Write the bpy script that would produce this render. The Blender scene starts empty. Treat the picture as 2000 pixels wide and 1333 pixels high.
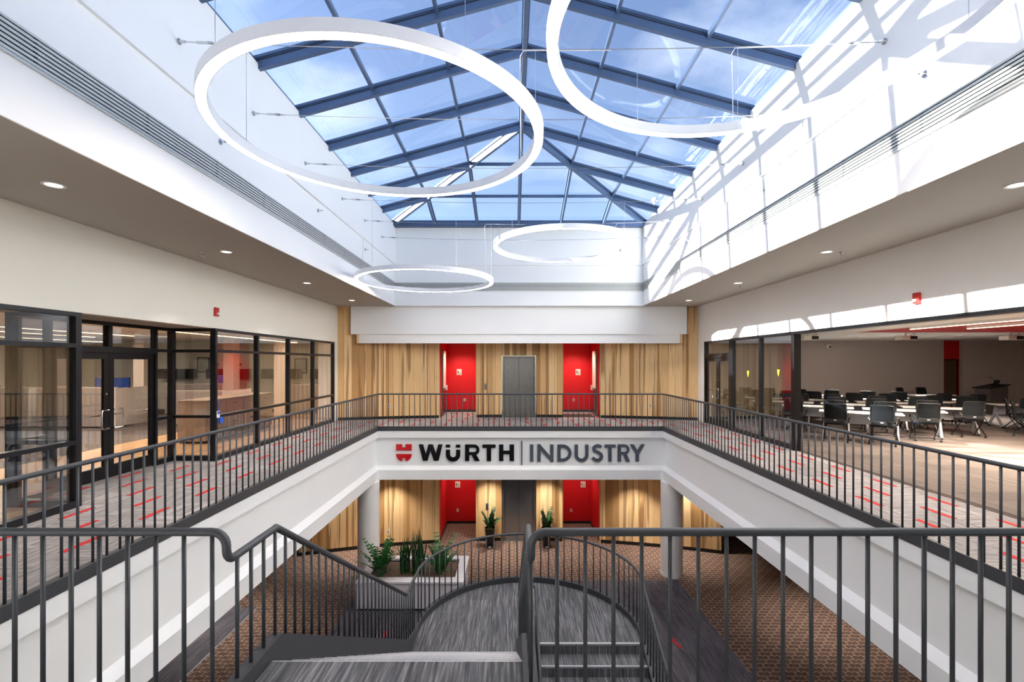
import bpy, math, random
from mathutils import Vector, Matrix
random.seed(7)
PI = math.pi
S = bpy.context.scene
COL = S.collection

# ------------------------------------------------------------------ camera, world, sun, exposure
EYE = 2.05
F = 925.0
cam_d = bpy.data.cameras.new('camera')
cam_d.sensor_fit = 'HORIZONTAL'; cam_d.sensor_width = 36.0
cam_d.lens = 36.0 * F / 2000.0
cam_d.shift_y = (708.5 - 666.5) / 2000.0
cam_d.clip_start = 0.05; cam_d.clip_end = 500
cam = bpy.data.objects.new('camera', cam_d); COL.objects.link(cam)
cam.location = (0, 0, EYE); cam.rotation_euler = (PI / 2, 0, 0)
S.camera = cam

W = bpy.data.worlds.new('sky'); S.world = W; W.use_nodes = True
wn = W.node_tree; wn.nodes.clear()
w_out = wn.nodes.new('ShaderNodeOutputWorld'); w_bg = wn.nodes.new('ShaderNodeBackground')
w_sky = wn.nodes.new('ShaderNodeTexSky'); w_sky.sky_type = 'NISHITA'; w_sky.sun_disc = False
w_sky.sun_elevation = math.radians(27); w_sky.sun_rotation = math.radians(-90)
w_sky.air_density = 1.0; w_sky.dust_density = 0.6; w_sky.ozone_density = 1.6
w_hs = wn.nodes.new('ShaderNodeHueSaturation')
w_hs.inputs['Saturation'].default_value = 1.0; w_hs.inputs['Hue'].default_value = 0.508
wn.links.new(w_sky.outputs[0], w_hs.inputs['Color'])
# thin high cloud wisps
w_tc = wn.nodes.new('ShaderNodeTexCoord'); w_mp = wn.nodes.new('ShaderNodeMapping')
w_mp.inputs['Scale'].default_value = (1.2, 3.0, 3.0)
w_nz = wn.nodes.new('ShaderNodeTexNoise'); w_nz.inputs['Scale'].default_value = 2.2; w_nz.inputs['Detail'].default_value = 6
w_cr = wn.nodes.new('ShaderNodeValToRGB')
w_cr.color_ramp.elements[0].position = 0.50; w_cr.color_ramp.elements[0].color = (0, 0, 0, 1)
w_cr.color_ramp.elements[1].position = 0.85; w_cr.color_ramp.elements[1].color = (0.55, 0.55, 0.55, 1)
w_mx = wn.nodes.new('ShaderNodeMixRGB'); w_mx.inputs[2].default_value = (6.0, 6.6, 7.4, 1)
wn.links.new(w_tc.outputs['Generated'], w_mp.inputs[0]); wn.links.new(w_mp.outputs[0], w_nz.inputs['Vector'])
wn.links.new(w_nz.outputs[0], w_cr.inputs[0]); wn.links.new(w_cr.outputs[0], w_mx.inputs[0])
wn.links.new(w_hs.outputs[0], w_mx.inputs[1]); wn.links.new(w_mx.outputs[0], w_bg.inputs[0])
w_bg.inputs[1].default_value = 0.110
wn.links.new(w_bg.outputs[0], w_out.inputs[0])

sun_d = bpy.data.lights.new('sun', 'SUN'); sun_d.energy = 11.5; sun_d.angle = math.radians(0.6)
sun_d.color = (1.0, 0.98, 0.95)
sun = bpy.data.objects.new('sun', sun_d); COL.objects.link(sun)
sun.rotation_euler = Vector((1.0, -0.082, -0.4925)).to_track_quat('-Z', 'Y').to_euler()
sun.location = (-20, 9, 16)

S.view_settings.view_transform = 'Standard'
S.view_settings.look = 'None'
S.view_settings.exposure = 1.45
S.view_settings.gamma = 1.0
S.view_settings.use_curve_mapping = False
S.cycles.use_denoising = True
S.cycles.max_bounces = 10
S.cycles.diffuse_bounces = 6
S.cycles.use_adaptive_sampling = True
S.cycles.adaptive_threshold = 0.025
S.cycles.transparent_max_bounces = 24
S.cycles.sample_clamp_indirect = 10.0
S.cycles.caustics_reflective = False
S.cycles.caustics_refractive = False

# ------------------------------------------------------------------ helpers
def lin(c):
    def f(v):
        v /= 255.0
        return v / 12.92 if v <= 0.04045 else ((v + 0.055) / 1.055) ** 2.4
    return (f(c[0]), f(c[1]), f(c[2]), 1.0)

def mat(name, rgb, rough=0.6, metal=0.0, spec=0.5, emit=None, estr=0.0, noise=None):
    m = bpy.data.materials.new(name); m.use_nodes = True
    b = m.node_tree.nodes['Principled BSDF']
    c = lin(rgb)
    b.inputs['Base Color'].default_value = c
    b.inputs['Roughness'].default_value = rough; b.inputs['Metallic'].default_value = metal
    b.inputs['Specular IOR Level'].default_value = spec
    if emit:
        b.inputs['Emission Color'].default_value = lin(emit); b.inputs['Emission Strength'].default_value = estr
    if noise:
        nt = m.node_tree; sc, amt = noise
        tc = nt.nodes.new('ShaderNodeTexCoord')
        n = nt.nodes.new('ShaderNodeTexNoise'); n.inputs['Scale'].default_value = sc; n.inputs['Detail'].default_value = 4
        r = nt.nodes.new('ShaderNodeValToRGB')
        d = tuple(v * (1 - amt) for v in c[:3]) + (1,); l = tuple(min(1, v * (1 + amt)) for v in c[:3]) + (1,)
        r.color_ramp.elements[0].position = 0.3; r.color_ramp.elements[0].color = d
        r.color_ramp.elements[1].position = 0.7; r.color_ramp.elements[1].color = l
        nt.links.new(tc.outputs['Object'], n.inputs['Vector']); nt.links.new(n.outputs[0], r.inputs[0])
        nt.links.new(r.outputs[0], b.inputs['Base Color'])
    return m

class NT:
    """small node-graph helper"""
    def __init__(s, name, rough=0.8):
        s.m = bpy.data.materials.new(name); s.m.use_nodes = True; s.t = s.m.node_tree
        s.b = s.t.nodes['Principled BSDF']; s.b.inputs['Roughness'].default_value = rough
    def n(s, typ, **kw):
        nd = s.t.nodes.new(typ)
        for k, v in kw.items(): setattr(nd, k, v)
        return nd
    def l(s, a, b): s.t.links.new(a, b)
    def coord(s, kind='Object'): return s.n('ShaderNodeTexCoord').outputs[kind]
    def mapping(s, src, scale=(1, 1, 1), rot=(0, 0, 0), loc=(0, 0, 0)):
        mp = s.n('ShaderNodeMapping'); mp.inputs['Scale'].default_value = scale; mp.inputs['Rotation'].default_value = rot
        mp.inputs['Location'].default_value = loc; s.l(src, mp.inputs[0]); return mp.outputs[0]
    def noise(s, src, scale, detail=4, rough=0.5, dist=0):
        q = s.n('ShaderNodeTexNoise'); q.inputs['Scale'].default_value = scale; q.inputs['Detail'].default_value = detail
        q.inputs['Roughness'].default_value = rough; q.inputs['Distortion'].default_value = dist; s.l(src, q.inputs['Vector']); return q.outputs[0]
    def ramp(s, src, stops):
        r = s.n('ShaderNodeValToRGB'); e = r.color_ramp.elements
        while len(e) < len(stops): e.new(0.5)
        for q, (p, c) in zip(e, stops): q.position = p; q.color = c if len(c) == 4 else tuple(c) + (1,)
        s.l(src, r.inputs[0]); return r.outputs[0]
    def mix(s, fac, a, b, mode='MIX'):
        x = s.n('ShaderNodeMixRGB', blend_type=mode)
        for i, v in ((0, fac), (1, a), (2, b)):
            if hasattr(v, 'is_output'): s.l(v, x.inputs[i])
            else: x.inputs[i].default_value = v if i == 0 else (v if len(v) == 4 else tuple(v) + (1,))
        return x.outputs[0]
    def math(s, op, a, b=None):
        x = s.n('ShaderNodeMath', operation=op)
        for i, v in ((0, a), (1, b)):
            if v is None: continue
            if hasattr(v, 'is_output'): s.l(v, x.inputs[i])
            else: x.inputs[i].default_value = v
        return x.outputs[0]
    def color(s, src): s.l(src, s.b.inputs['Base Color']); return s.m
    def bump(s, src, strength=0.3, dist=0.01):
        b = s.n('ShaderNodeBump'); b.inputs['Strength'].default_value = strength; b.inputs['Distance'].default_value = dist
        s.l(src, b.inputs['Height']); s.l(b.outputs[0], s.b.inputs['Normal'])

M = {}
M['white'] = mat('white_paint', (246, 246, 244), 0.65, noise=(0.7, 0.012))
M['cool_white'] = mat('cool_white_paint', (245, 247, 248), 0.6, noise=(0.7, 0.012))
M['cream'] = mat('cream_paint', (238, 236, 226), 0.7, noise=(0.5, 0.015))
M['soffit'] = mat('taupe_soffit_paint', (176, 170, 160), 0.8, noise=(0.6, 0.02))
M['ceil_white'] = mat('ceiling_white', (236, 236, 233), 0.8, noise=(1.0, 0.015))
M['grey_wall'] = mat('grey_wall_paint', (192, 183, 179), 0.8, noise=(0.8, 0.02))
M['red'] = mat('red_paint', (196, 10, 20), 0.55, noise=(0.8, 0.03))
M['red_ceil'] = mat('red_ceiling', (190, 24, 34), 0.6, noise=(0.8, 0.03))
M['rail'] = mat('charcoal_rail_paint', (66, 70, 76), 0.42, 0.15, noise=(30, 0.04))
M['curb'] = mat('charcoal_steel_channel', (64, 66, 70), 0.5, 0.1, noise=(3, 0.05))
M['black'] = mat('black_metal', (17, 18, 21), 0.35, 0.3, noise=(8, 0.08))
M['mull'] = mat('dark_mullion', (30, 32, 37), 0.35, 0.3, noise=(6, 0.06))
M['base_black'] = mat('black_rubber_base', (14, 14, 15), 0.5, noise=(5, 0.1))
M['sky_frame'] = mat('skylight_frame_slate', (82, 104, 138), 0.38, 0.2, noise=(4, 0.06))
M['sky_cap'] = mat('skylight_frame_gasket', (24, 28, 34), 0.5, 0.0, noise=(9, 0.06))
M['steel'] = None
M['chrome'] = mat('polished_steel', (205, 205, 205), 0.18, 1.0, noise=(20, 0.04))
M['nosing'] = mat('aluminium_nosing', (196, 197, 200), 0.38, 0.75, noise=(40, 0.06))
M['grille'] = mat('grille_aluminium', (198, 202, 200), 0.45, 0.3, noise=(12, 0.03))
M['dark_gap'] = mat('dark_recess', (30, 33, 32), 0.9, noise=(10, 0.1))
M['ring'] = mat('white_ring_housing', (236, 238, 242), 0.45, noise=(6, 0.01))
M['diffuser'] = mat('ring_diffuser', (255, 240, 222), 0.5, emit=(255, 238, 220), estr=10.5, noise=(6, 0.01))
M['downlight'] = mat('downlight_lens', (255, 235, 215), 0.5, emit=(255, 214, 184), estr=3.0, noise=(6, 0.01))
M['tube'] = mat('linear_light_lens', (255, 235, 210), 0.5, emit=(255, 205, 150), estr=4.0, noise=(6, 0.01))
M['planter'] = mat('white_laminate', (226, 222, 226), 0.5, noise=(9, 0.02))
M['alarm'] = mat('alarm_red', (192, 40, 32), 0.4, noise=(20, 0.04))
M['lens'] = mat('clear_white_lens', (235, 235, 230), 0.2, noise=(20, 0.02))
M['black_plastic'] = mat('black_plastic', (26, 28, 30), 0.5, noise=(25, 0.1))
M['chair_mesh'] = mat('chair_mesh_fabric', (27, 30, 33), 0.85, spec=0.15, noise=(180, 0.35))
M['seat_fab'] = mat('chair_seat_fabric', (42, 45, 50), 0.9, spec=0.15, noise=(120, 0.25))
M['table'] = mat('table_laminate', (214, 212, 206), 0.4, noise=(12, 0.03))
M['table_leg'] = mat('silver_table_leg', (178, 182, 188), 0.35, 0.5, noise=(12, 0.03))
M['panel_grey'] = mat('cubicle_fabric_grey', (150, 138, 132), 0.9, noise=(60, 0.08))
M['panel_light'] = mat('light_laminate_panel', (205, 196, 188), 0.6, noise=(20, 0.04))
M['screen'] = mat('monitor_screen', (20, 30, 60), 0.2, emit=(60, 100, 190), estr=0.12, noise=(6, 0.05))
M['blue'] = mat('blue_plastic', (30, 90, 200), 0.5, noise=(20, 0.05))
M['yellow'] = mat('flat_yellow', (238, 222, 20), 0.5, emit=(238, 222, 20), estr=0.0, noise=(20, 0.03))
M['sign_red'] = mat('sign_red_acrylic', (206, 8, 20), 0.25, noise=(20, 0.03))
M['sign_black'] = mat('sign_black_acrylic', (16, 17, 20), 0.2, noise=(20, 0.08))
M['sign_grey'] = mat('sign_grey_metal', (84, 92, 106), 0.35, 0.2, noise=(20, 0.04))
M['plate'] = mat('pale_sign_plate', (224, 214, 200), 0.5, noise=(20, 0.03))
M['pot'] = mat('black_glazed_pot', (18, 18, 20), 0.3, noise=(10, 0.1))
M['mat_brown'] = mat('brown_door_mat', (62, 48, 42), 0.95, noise=(90, 0.3))
M['pink_door'] = mat('pale_door_panel', (232, 214, 200), 0.5, noise=(4, 0.02))
M['picture'] = mat('picture_print', (190, 196, 190), 0.4, noise=(14, 0.25))
M['lectern'] = mat('dark_grey_laminate', (92, 86, 84), 0.6, noise=(30, 0.08))
M['brown_door'] = mat('brown_wood_door', (92, 66, 48), 0.5, noise=(6, 0.15))

def steel_mat():
    g = NT('brushed_stainless', 0.26)
    v = g.mapping(g.coord('Object'), (60, 60, 1.5)); n = g.noise(v, 3, 5)
    g.color(g.ramp(n, [(0.3, lin((120, 120, 120))), (0.7, lin((168, 168, 166)))]))
    g.b.inputs['Metallic'].default_value = 0.9
    g.bump(n, 0.05, 0.002)
    return g.m
M['steel'] = steel_mat()

def wood_mat():
    """pale hickory boards with brown heartwood; board tone comes from the object colour"""
    g = NT('hickory_planks', 0.55)
    oi = g.n('ShaderNodeObjectInfo')
    rnd = g.math('MULTIPLY', oi.outputs['Random'], 97.0)
    cmb = g.n('ShaderNodeCombineXYZ'); g.l(rnd, cmb.inputs[0]); g.l(rnd, cmb.inputs[2])
    add = g.n('ShaderNodeVectorMath', operation='ADD'); g.l(g.coord('Object'), add.inputs[0]); g.l(cmb.outputs[0], add.inputs[1])
    v = add.outputs[0]
    grain = g.noise(g.mapping(v, (26, 26, 0.9)), 2.2, 6, 0.6)
    heart = g.noise(g.mapping(v, (4.2, 4.2, 0.17)), 1.25, 3, 0.4, 0.15)
    hm = g.ramp(heart, [(0.565, (0, 0, 0)), (0.60, (1, 1, 1))])
    pale = g.ramp(grain, [(0.25, lin((218, 180, 126))), (0.75, lin((242, 212, 162)))])
    dark = g.ramp(grain, [(0.25, lin((112, 74, 40))), (0.75, lin((158, 114, 68)))])
    toned = g.mix(1.0, pale, oi.outputs['Color'], 'MULTIPLY')
    col = g.mix(g.math('MULTIPLY', hm, 0.72), toned, dark)
    knot = g.noise(g.mapping(v, (4, 4, 2.2)), 3.1, 2)
    col = g.mix(g.ramp(knot, [(0.76, (0, 0, 0)), (0.80, (1, 1, 1))]), col, lin((82, 52, 30)))
    g.bump(grain, 0.12, 0.002)
    return g.color(col)
M['wood'] = wood_mat()

def streak_carpet(name, cols, rot=0.0, sx=22, sy=0.9, tile=0.5, basket=False):
    g = NT(name, 0.95)
    c = g.coord('Object')
    va = g.mapping(c, (sx, sy, 1), (0, 0, rot)); na = g.noise(va, 1.6, 5, 0.65)
    if basket:
        vb = g.mapping(c, (sy, sx, 1), (0, 0, rot)); nb = g.noise(vb, 1.6, 5, 0.65)
        ck = g.n('ShaderNodeTexChecker'); ck.inputs['Scale'].default_value = 1.0 / tile
        ck.inputs['Color1'].default_value = (0, 0, 0, 1); ck.inputs['Color2'].default_value = (1, 1, 1, 1)
        g.l(g.mapping(c, (1, 1, 0), loc=(0.003, 0.003, 0.3)), ck.inputs['Vector'])
        na = g.mix(ck.outputs['Color'], na, nb)
    br = g.n('ShaderNodeTexBrick'); br.inputs['Scale'].default_value = 1.0; br.inputs['Brick Width'].default_value = 1.0
    br.inputs['Row Height'].default_value = tile; br.inputs['Mortar Size'].default_value = 0.0
    br.inputs['Color1'].default_value = (0.80, 0.80, 0.80, 1); br.inputs['Color2'].default_value = (1.1, 1.1, 1.1, 1)
    g.l(g.mapping(c, (1, 1, 1), (0, 0, rot + PI / 2)), br.inputs['Vector'])
    col = g.ramp(na, [(0.32, lin(cols[0])), (0.5, lin(cols[1])), (0.68, lin(cols[2]))])
    col = g.mix(1.0, col, br.outputs['Color'], 'MULTIPLY')
    fine = g.noise(c, 260, 2)
    g.bump(fine, 0.25, 0.004)
    return g.color(col)
M['carpet_up'] = streak_carpet('grey_plank_carpet', ((98, 94, 93), (152, 147, 146), (190, 184, 183)), 0, 20, 1.0, 0.53, True)
M['carpet_room'] = streak_carpet('taupe_striped_carpet', ((72, 63, 58), (104, 93, 87), (128, 116, 110)), PI / 2, 26, 0.5, 0.5)
M['carpet_stair'] = streak_carpet('charcoal_streak_carpet', ((62, 63, 67), (96, 97, 101), (148, 148, 150)), 0, 30, 1.1, 0.46)
M['carpet_low'] = streak_carpet('lower_grey_streak_carpet', ((58, 56, 62), (84, 81, 88), (112, 107, 112)), 0.5, 24, 1.0, 0.5)

def accent_mat():
    g = NT('red_carpet_accent', 0.95)
    n = g.noise(g.coord('Object'), 60, 3)
    return g.color(g.ramp(n, [(0.3, lin((176, 26, 30))), (0.7, lin((214, 46, 46)))]))
M['accent'] = accent_mat()

def lantern_carpet():
    """brown carpet with thin tan lines in a lantern lattice"""
    g = NT('brown_lantern_carpet', 0.95)
    c = g.coord('Object')
    sp = g.n('ShaderNodeSeparateXYZ'); g.l(c, sp.inputs[0])
    wob = g.math('MULTIPLY', g.math('SINE', g.math('MULTIPLY', sp.outputs[0], 2 * PI / 0.135)), 0.016)
    cb = g.n('ShaderNodeCombineXYZ'); g.l(sp.outputs[0], cb.inputs[0]); g.l(g.math('ADD', sp.outputs[1], wob), cb.inputs[1])
    br = g.n('ShaderNodeTexBrick'); br.inputs['Scale'].default_value = 1.0
    br.inputs['Brick Width'].default_value = 0.27; br.inputs['Row Height'].default_value = 0.14
    br.inputs['Mortar Size'].default_value = 0.009; br.inputs['Mortar Smooth'].default_value = 0.2
    br.inputs['Color1'].default_value = lin((84, 64, 56)); br.inputs['Color2'].default_value = lin((102, 80, 70))
    br.inputs['Mortar'].default_value = lin((180, 150, 124))
    g.l(cb.outputs[0], br.inputs['Vector'])
    n = g.noise(c, 120, 3)
    col = g.mix(1.0, br.outputs['Color'], g.ramp(n, [(0.3, (0.75, 0.75, 0.75)), (0.7, (1.15, 1.15, 1.15))]), 'MULTIPLY')
    g.bump(n, 0.2, 0.004)
    return g.color(col)
M['lantern'] = lantern_carpet()

def plank_floor():
    g = NT('oak_plank_floor', 0.35)
    c = g.coord('Object')
    br = g.n('ShaderNodeTexBrick'); br.inputs['Scale'].default_value = 1.0; br.inputs['Brick Width'].default_value = 1.2
    br.inputs['Row Height'].default_value = 0.14; br.inputs['Mortar Size'].default_value = 0.002
    br.inputs['Color1'].default_value = lin((196, 152, 106)); br.inputs['Color2'].default_value = lin((222, 182, 134))
    br.inputs['Mortar'].default_value = lin((140, 100, 66))
    g.l(g.mapping(c, (1, 1, 1), (0, 0, PI / 2)), br.inputs['Vector'])
    n = g.noise(g.mapping(c, (18, 0.8, 1)), 2, 5)
    return g.color(g.mix(1.0, br.outputs['Color'], g.ramp(n, [(0.3, (0.85, 0.85, 0.85)), (0.7, (1.05, 1.05, 1.05))]), 'MULTIPLY'))
M['oak'] = plank_floor()

def laminate():
    g = NT('grey_oak_laminate', 0.5)
    n = g.noise(g.mapping(g.coord('Object'), (40, 40, 1.2)), 2, 5)
    return g.color(g.ramp(n, [(0.3, lin((140, 120, 106))), (0.7, lin((176, 156, 140)))]))
M['laminate'] = laminate()

def mulch():
    g = NT('brown_mulch', 0.95)
    n = g.noise(g.coord('Object'), 26, 6, 0.7, 1.0)
    g.bump(n, 0.9, 0.04)
    return g.color(g.ramp(n, [(0.3, lin((72, 54, 44))), (0.7, lin((150, 122, 100)))]))
M['mulch'] = mulch()

def leaf_mat(name, a, b, band=False):
    g = NT(name, 0.4)
    if band:
        v = g.mapping(g.coord('Object'), (3, 3, 22)); n = g.noise(v, 1.2, 3, 0.5, 0.6)
    else:
        n = g.noise(g.coord('Object'), 9, 2)
    return g.color(g.ramp(n, [(0.35, lin(a)), (0.65, lin(b))]))
M['zz'] = leaf_mat('zz_leaf', (16, 62, 26), (52, 118, 50))
M['zz_dark'] = leaf_mat('zz_leaf_dark', (14, 40, 20), (36, 84, 36))
M['snake'] = leaf_mat('snake_leaf', (14, 44, 24), (50, 96, 48), True)
M['stem'] = mat('plant_stem', (52, 100, 46), 0.5, noise=(20, 0.15))

def glass(name, tint, f0, gloss=(0.9, 0.95, 1.0), rough=0.0):
    """clear sheet: straight-through transmission with a Schlick reflection"""
    m = bpy.data.materials.new(name); m.use_nodes = True; t = m.node_tree; t.nodes.clear()
    o = t.nodes.new('ShaderNodeOutputMaterial'); mx = t.nodes.new('ShaderNodeMixShader')
    tr = t.nodes.new('ShaderNodeBsdfTransparent'); gl = t.nodes.new('ShaderNodeBsdfGlossy')
    lw = t.nodes.new('ShaderNodeLayerWeight'); pw = t.nodes.new('ShaderNodeMath'); pw.operation = 'POWER'; pw.inputs[1].default_value = 5.0
    ma = t.nodes.new('ShaderNodeMath'); ma.operation = 'MULTIPLY_ADD'; ma.inputs[1].default_value = 1 - f0; ma.inputs[2].default_value = f0
    lw.inputs[0].default_value = 0.5
    tr.inputs[0].default_value = tuple(tint) + (1,); gl.inputs['Roughness'].default_value = rough
    gl.inputs[0].default_value = tuple(gloss) + (1,)
    t.links.new(lw.outputs['Facing'], pw.inputs[0]); t.links.new(pw.outputs[0], ma.inputs[0])
    t.links.new(ma.outputs[0], mx.inputs[0]); t.links.new(tr.outputs[0], mx.inputs[1]); t.links.new(gl.outputs[0], mx.inputs[2])
    t.links.new(mx.outputs[0], o.inputs[0])
    return m
M['sky_glass'] = glass('skylight_glass', (0.985, 0.99, 0.995), 0.02)
M['glass'] = glass('partition_glass', (0.89, 0.895, 0.90), 0.11)

class MB:
    """collects shapes into one mesh object"""
    def __init__(s): s.v = []; s.f = []
    def quad(s, a, b, c, d):
        i = len(s.v); s.v += [tuple(a), tuple(b), tuple(c), tuple(d)]; s.f.append((i, i + 1, i + 2, i + 3)); return s
    def box(s, x0, x1, y0, y1, z0, z1):
        i = len(s.v)
        s.v += [(x0, y0, z0), (x1, y0, z0), (x1, y1, z0), (x0, y1, z0), (x0, y0, z1), (x1, y0, z1), (x1, y1, z1), (x0, y1, z1)]
        for q in ((0, 3, 2, 1), (4, 5, 6, 7), (0, 1, 5, 4), (1, 2, 6, 5), (2, 3, 7, 6), (3, 0, 4, 7)):
            s.f.append(tuple(i + k for k in q))
        return s
    def beam(s, p0, p1, w, h, up=(0, 0, 1)):
        """box bar from p0 to p1; w across, h along up (p on the bottom centre)"""
        p0 = Vector(p0); p1 = Vector(p1); d = (p1 - p0).normalized(); up = Vector(up)
        side = d.cross(up).normalized(); u = side.cross(d).normalized()
        i = len(s.v)
        for p in (p0, p1):
            for a, b in ((-w / 2, 0), (w / 2, 0), (w / 2, h), (-w / 2, h)): s.v.append(tuple(p + side * a + u * b))
        for q in ((0, 1, 2, 3), (7, 6, 5, 4), (0, 4, 5, 1), (1, 5, 6, 2), (2, 6, 7, 3), (3, 7, 4, 0)):
            s.f.append(tuple(i + k for k in q))
        return s
    def tube(s, pts, r, n=10, caps=True):
        pts = [Vector(p) for p in pts]; m = len(pts); base = len(s.v)
        up = None
        for k, p in enumerate(pts):
            a = (pts[k] - pts[k - 1]).normalized() if k else None
            b = (pts[k + 1] - pts[k]).normalized() if k < m - 1 else None
            t = ((a + b) if (a and b) else (a or b)).normalized()
            sc = 1.0
            if a and b: sc = 1.0 / max(0.5, math.cos(a.angle(b) / 2))
            if up is None:
                up = Vector((0, 0, 1)) if abs(t.z) < 0.9 else Vector((1, 0, 0))
            sd = t.cross(up).normalized(); up = sd.cross(t).normalized()
            rr = r[k] if isinstance(r, (list, tuple)) else r
            for q in range(n):
                an = 2 * PI * q / n
                s.v.append(tuple(p + (sd * math.cos(an) + up * math.sin(an)) * rr * (sc if rr else 1)))
        for k in range(m - 1):
            for q in range(n):
                a = base + k * n + q; b = base + k * n + (q + 1) % n
                s.f.append((a, a + n, b + n, b))
        if caps:
            s.f.append(tuple(base + q for q in range(n)))
            s.f.append(tuple(base + (m - 1) * n + q for q in reversed(range(n))))
        return s
    def lathe(s, prof, c=(0, 0, 0), n=24, a0=0, a1=2 * PI):
        base = len(s.v); full = abs(a1 - a0 - 2 * PI) < 1e-6; cnt = n if full else n + 1; m = len(prof)
        for q in range(cnt):
            an = a0 + (a1 - a0) * q / n
            for r, z in prof: s.v.append((c[0] + r * math.cos(an), c[1] + r * math.sin(an), c[2] + z))
        for q in range(n):
            for k in range(m - 1):
                a = base + q * m + k; b = base + ((q + 1) % cnt) * m + k
                s.f.append((a, b, b + 1, a + 1))
        return s
    def prism(s, poly, fn0, fn1):
        """poly: 2-D outline; fn0/fn1 map (u,v) to the two faces"""
        i = len(s.v); n = len(poly)
        s.v += [tuple(fn0(u, v)) for u, v in poly] + [tuple(fn1(u, v)) for u, v in poly]
        s.f.append(tuple(i + k for k in range(n))); s.f.append(tuple(i + n + k for k in reversed(range(n))))
        for k in range(n):
            j = (k + 1) % n; s.f.append((i + k, i + n + k, i + n + j, i + j))
        return s
    def mesh(s, name, m):
        me = bpy.data.meshes.new(name); me.from_pydata(s.v, [], s.f); me.materials.append(M[m] if isinstance(m, str) else m)
        me.validate(); me.update(); return me
    def build(s, name, m, parent=None, smooth=False, bevel=0.0):
        me = s.mesh(name, m)
        if smooth:
            me.polygons.foreach_set('use_smooth', [True] * len(me.polygons))
            try: me.set_sharp_from_angle(angle=math.radians(40))
            except Exception: pass
        o = bpy.data.objects.new(name, me); COL.objects.link(o)
        if parent: o.parent = parent
        if bevel:
            b = o.modifiers.new('edge', 'BEVEL'); b.width = bevel; b.segments = 2; b.limit_method = 'ANGLE'
        return o

def place(name, me, parent, loc=(0, 0, 0), rot=(0, 0, 0), scale=(1, 1, 1)):
    o = bpy.data.objects.new(name, me); COL.objects.link(o); o.parent = parent
    o.location = loc; o.rotation_euler = rot; o.scale = scale; return o

def tag(o, label, cat=None, group=None, kind=None):
    o['label'] = label
    if cat: o['category'] = cat
    if group: o['group'] = group
    if kind: o['kind'] = kind
    return o
def struct(o, label=None):
    o['kind'] = 'structure'
    if label: o['label'] = label
    return o
def empty(name, loc=(0, 0, 0), rz=0.0):
    o = bpy.data.objects.new(name, None); COL.objects.link(o); o.location = loc; o.rotation_euler = (0, 0, rz); o.empty_display_size = 0.2
    return o
def copy_tree(o, parent=None):
    c = o.copy(); COL.objects.link(c); c.parent = parent
    for ch in [x for x in COL.objects if x.parent == o]: copy_tree(ch, c)
    return c
ORD = ['first', 'second', 'third', 'fourth', 'fifth', 'sixth', 'seventh', 'eighth', 'ninth', 'tenth']

# ------------------------------------------------------------------ key dimensions
XL, XR = -4.30, 4.84            # guard rails of the floor opening
YN, YF = 2.82, 15.16            # near and far rail
WL, WR = -6.15, 6.57            # side walls
SL, SR = -4.10, 4.58            # light-well faces
ZS, ZK = 4.03, 6.73             # walkway soffit, skylight kerb
YS = 16.5                       # far face of the light well
YSN = 1.6                       # near face of the light well
ZL = -4.63                      # lower floor
ZB = -1.70                      # underside of the upper slab
HEAD = 2.76                     # glazing head

def arcY(x): return 17.75 - 1.0 * ((x - 0.26) / 6.35) ** 2

# ------------------------------------------------------------------ floors
fu = empty('floor'); struct(fu, 'grey plank carpet with red dashes on the upper walkway')
MB().box(-6.2, XL - 0.02, -3, 20.0, -0.1, 0.0).build('carpet_run', 'carpet_up', fu)
MB().box(XR + 0.02, 6.62, -3, 20.0, -0.1, 0.0).build('carpet_run', 'carpet_up', fu)
MB().box(XL - 0.02, XR + 0.02, YF + 0.02, 20.0, -0.1, 0.0).build('carpet_run', 'carpet_up', fu)
MB().box(XL, XR, -3, YN + 0.06, -0.2, 0.0).build('carpet_run', 'carpet_up', fu)
MB().box(-7.2, -6.2, 6.7, 9.95, -0.2, 0.0).build('carpet_run', 'carpet_up', fu)
acc = MB().box(-0.036, 0.036, 0, 0.5, 0.0, 0.004).mesh('accent_strip', 'accent')
def accent(x, y): place('accent_strip', acc, fu, (x, y, 0.0))
for k in range(-10, 5):
    x = -4.85 - 0.527 * k
    if x > 0.2 or x < -7.0: continue
    for j in range(-8, 22):
        y = 5.10 + 0.545 * k + 1.09 * j
        if y < 3.2 or y > 19.0: continue
        if x > XL - 0.1 and y < YF + 0.05: continue
        if x < -6.1 and not (6.9 < y < 9.3): continue
        if y + 0.5 > arcY(x) and not (-2.6 < x < -1.4): continue
        accent(x, y)
for k in range(-10, 3):
    x = 5.28 + 0.527 * k
    if x < 0.2 or x > 6.45: continue
    for j in range(-8, 22):
        y = 5.68 + 0.53 * k + 1.07 * j
        if y < 3.2 or y > 19.0: continue
        if x < XR + 0.1 and y < YF + 0.05: continue
        if y + 0.5 > arcY(x) and not (2.0 < x < 3.2): continue
        accent(x, y)

fl = MB().box(-14, 14, -4, 21, ZL - 0.2, ZL).build('floor', 'lantern'); struct(fl, 'brown lantern patterned carpet on the lower level')
g = MB().box(-4.47, 5.10, -2, 14.5, ZL, ZL + 0.006).build('carpet_inlay', 'carpet_low', fl)
g = MB().box(-9.5, -6.95, -2, 12.9, ZL, ZL + 0.006).build('carpet_inlay', 'carpet_low', fl)
MB().box(-6.95, -6.92, -2, 12.9, ZL, ZL + 0.01).build('edge_strip', 'table_leg', fl)
for (x, y, a) in ((-3.17, 11.3, -0.2), (3.03, 12.7, 0.25), (3.95, 11.05, 0.25), (2.2, 6.6, 0.2), (-3.6, 9.0, -0.2)):
    place('accent_strip', acc, fl, (x, y, ZL + 0.007), (0, 0, a))

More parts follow.
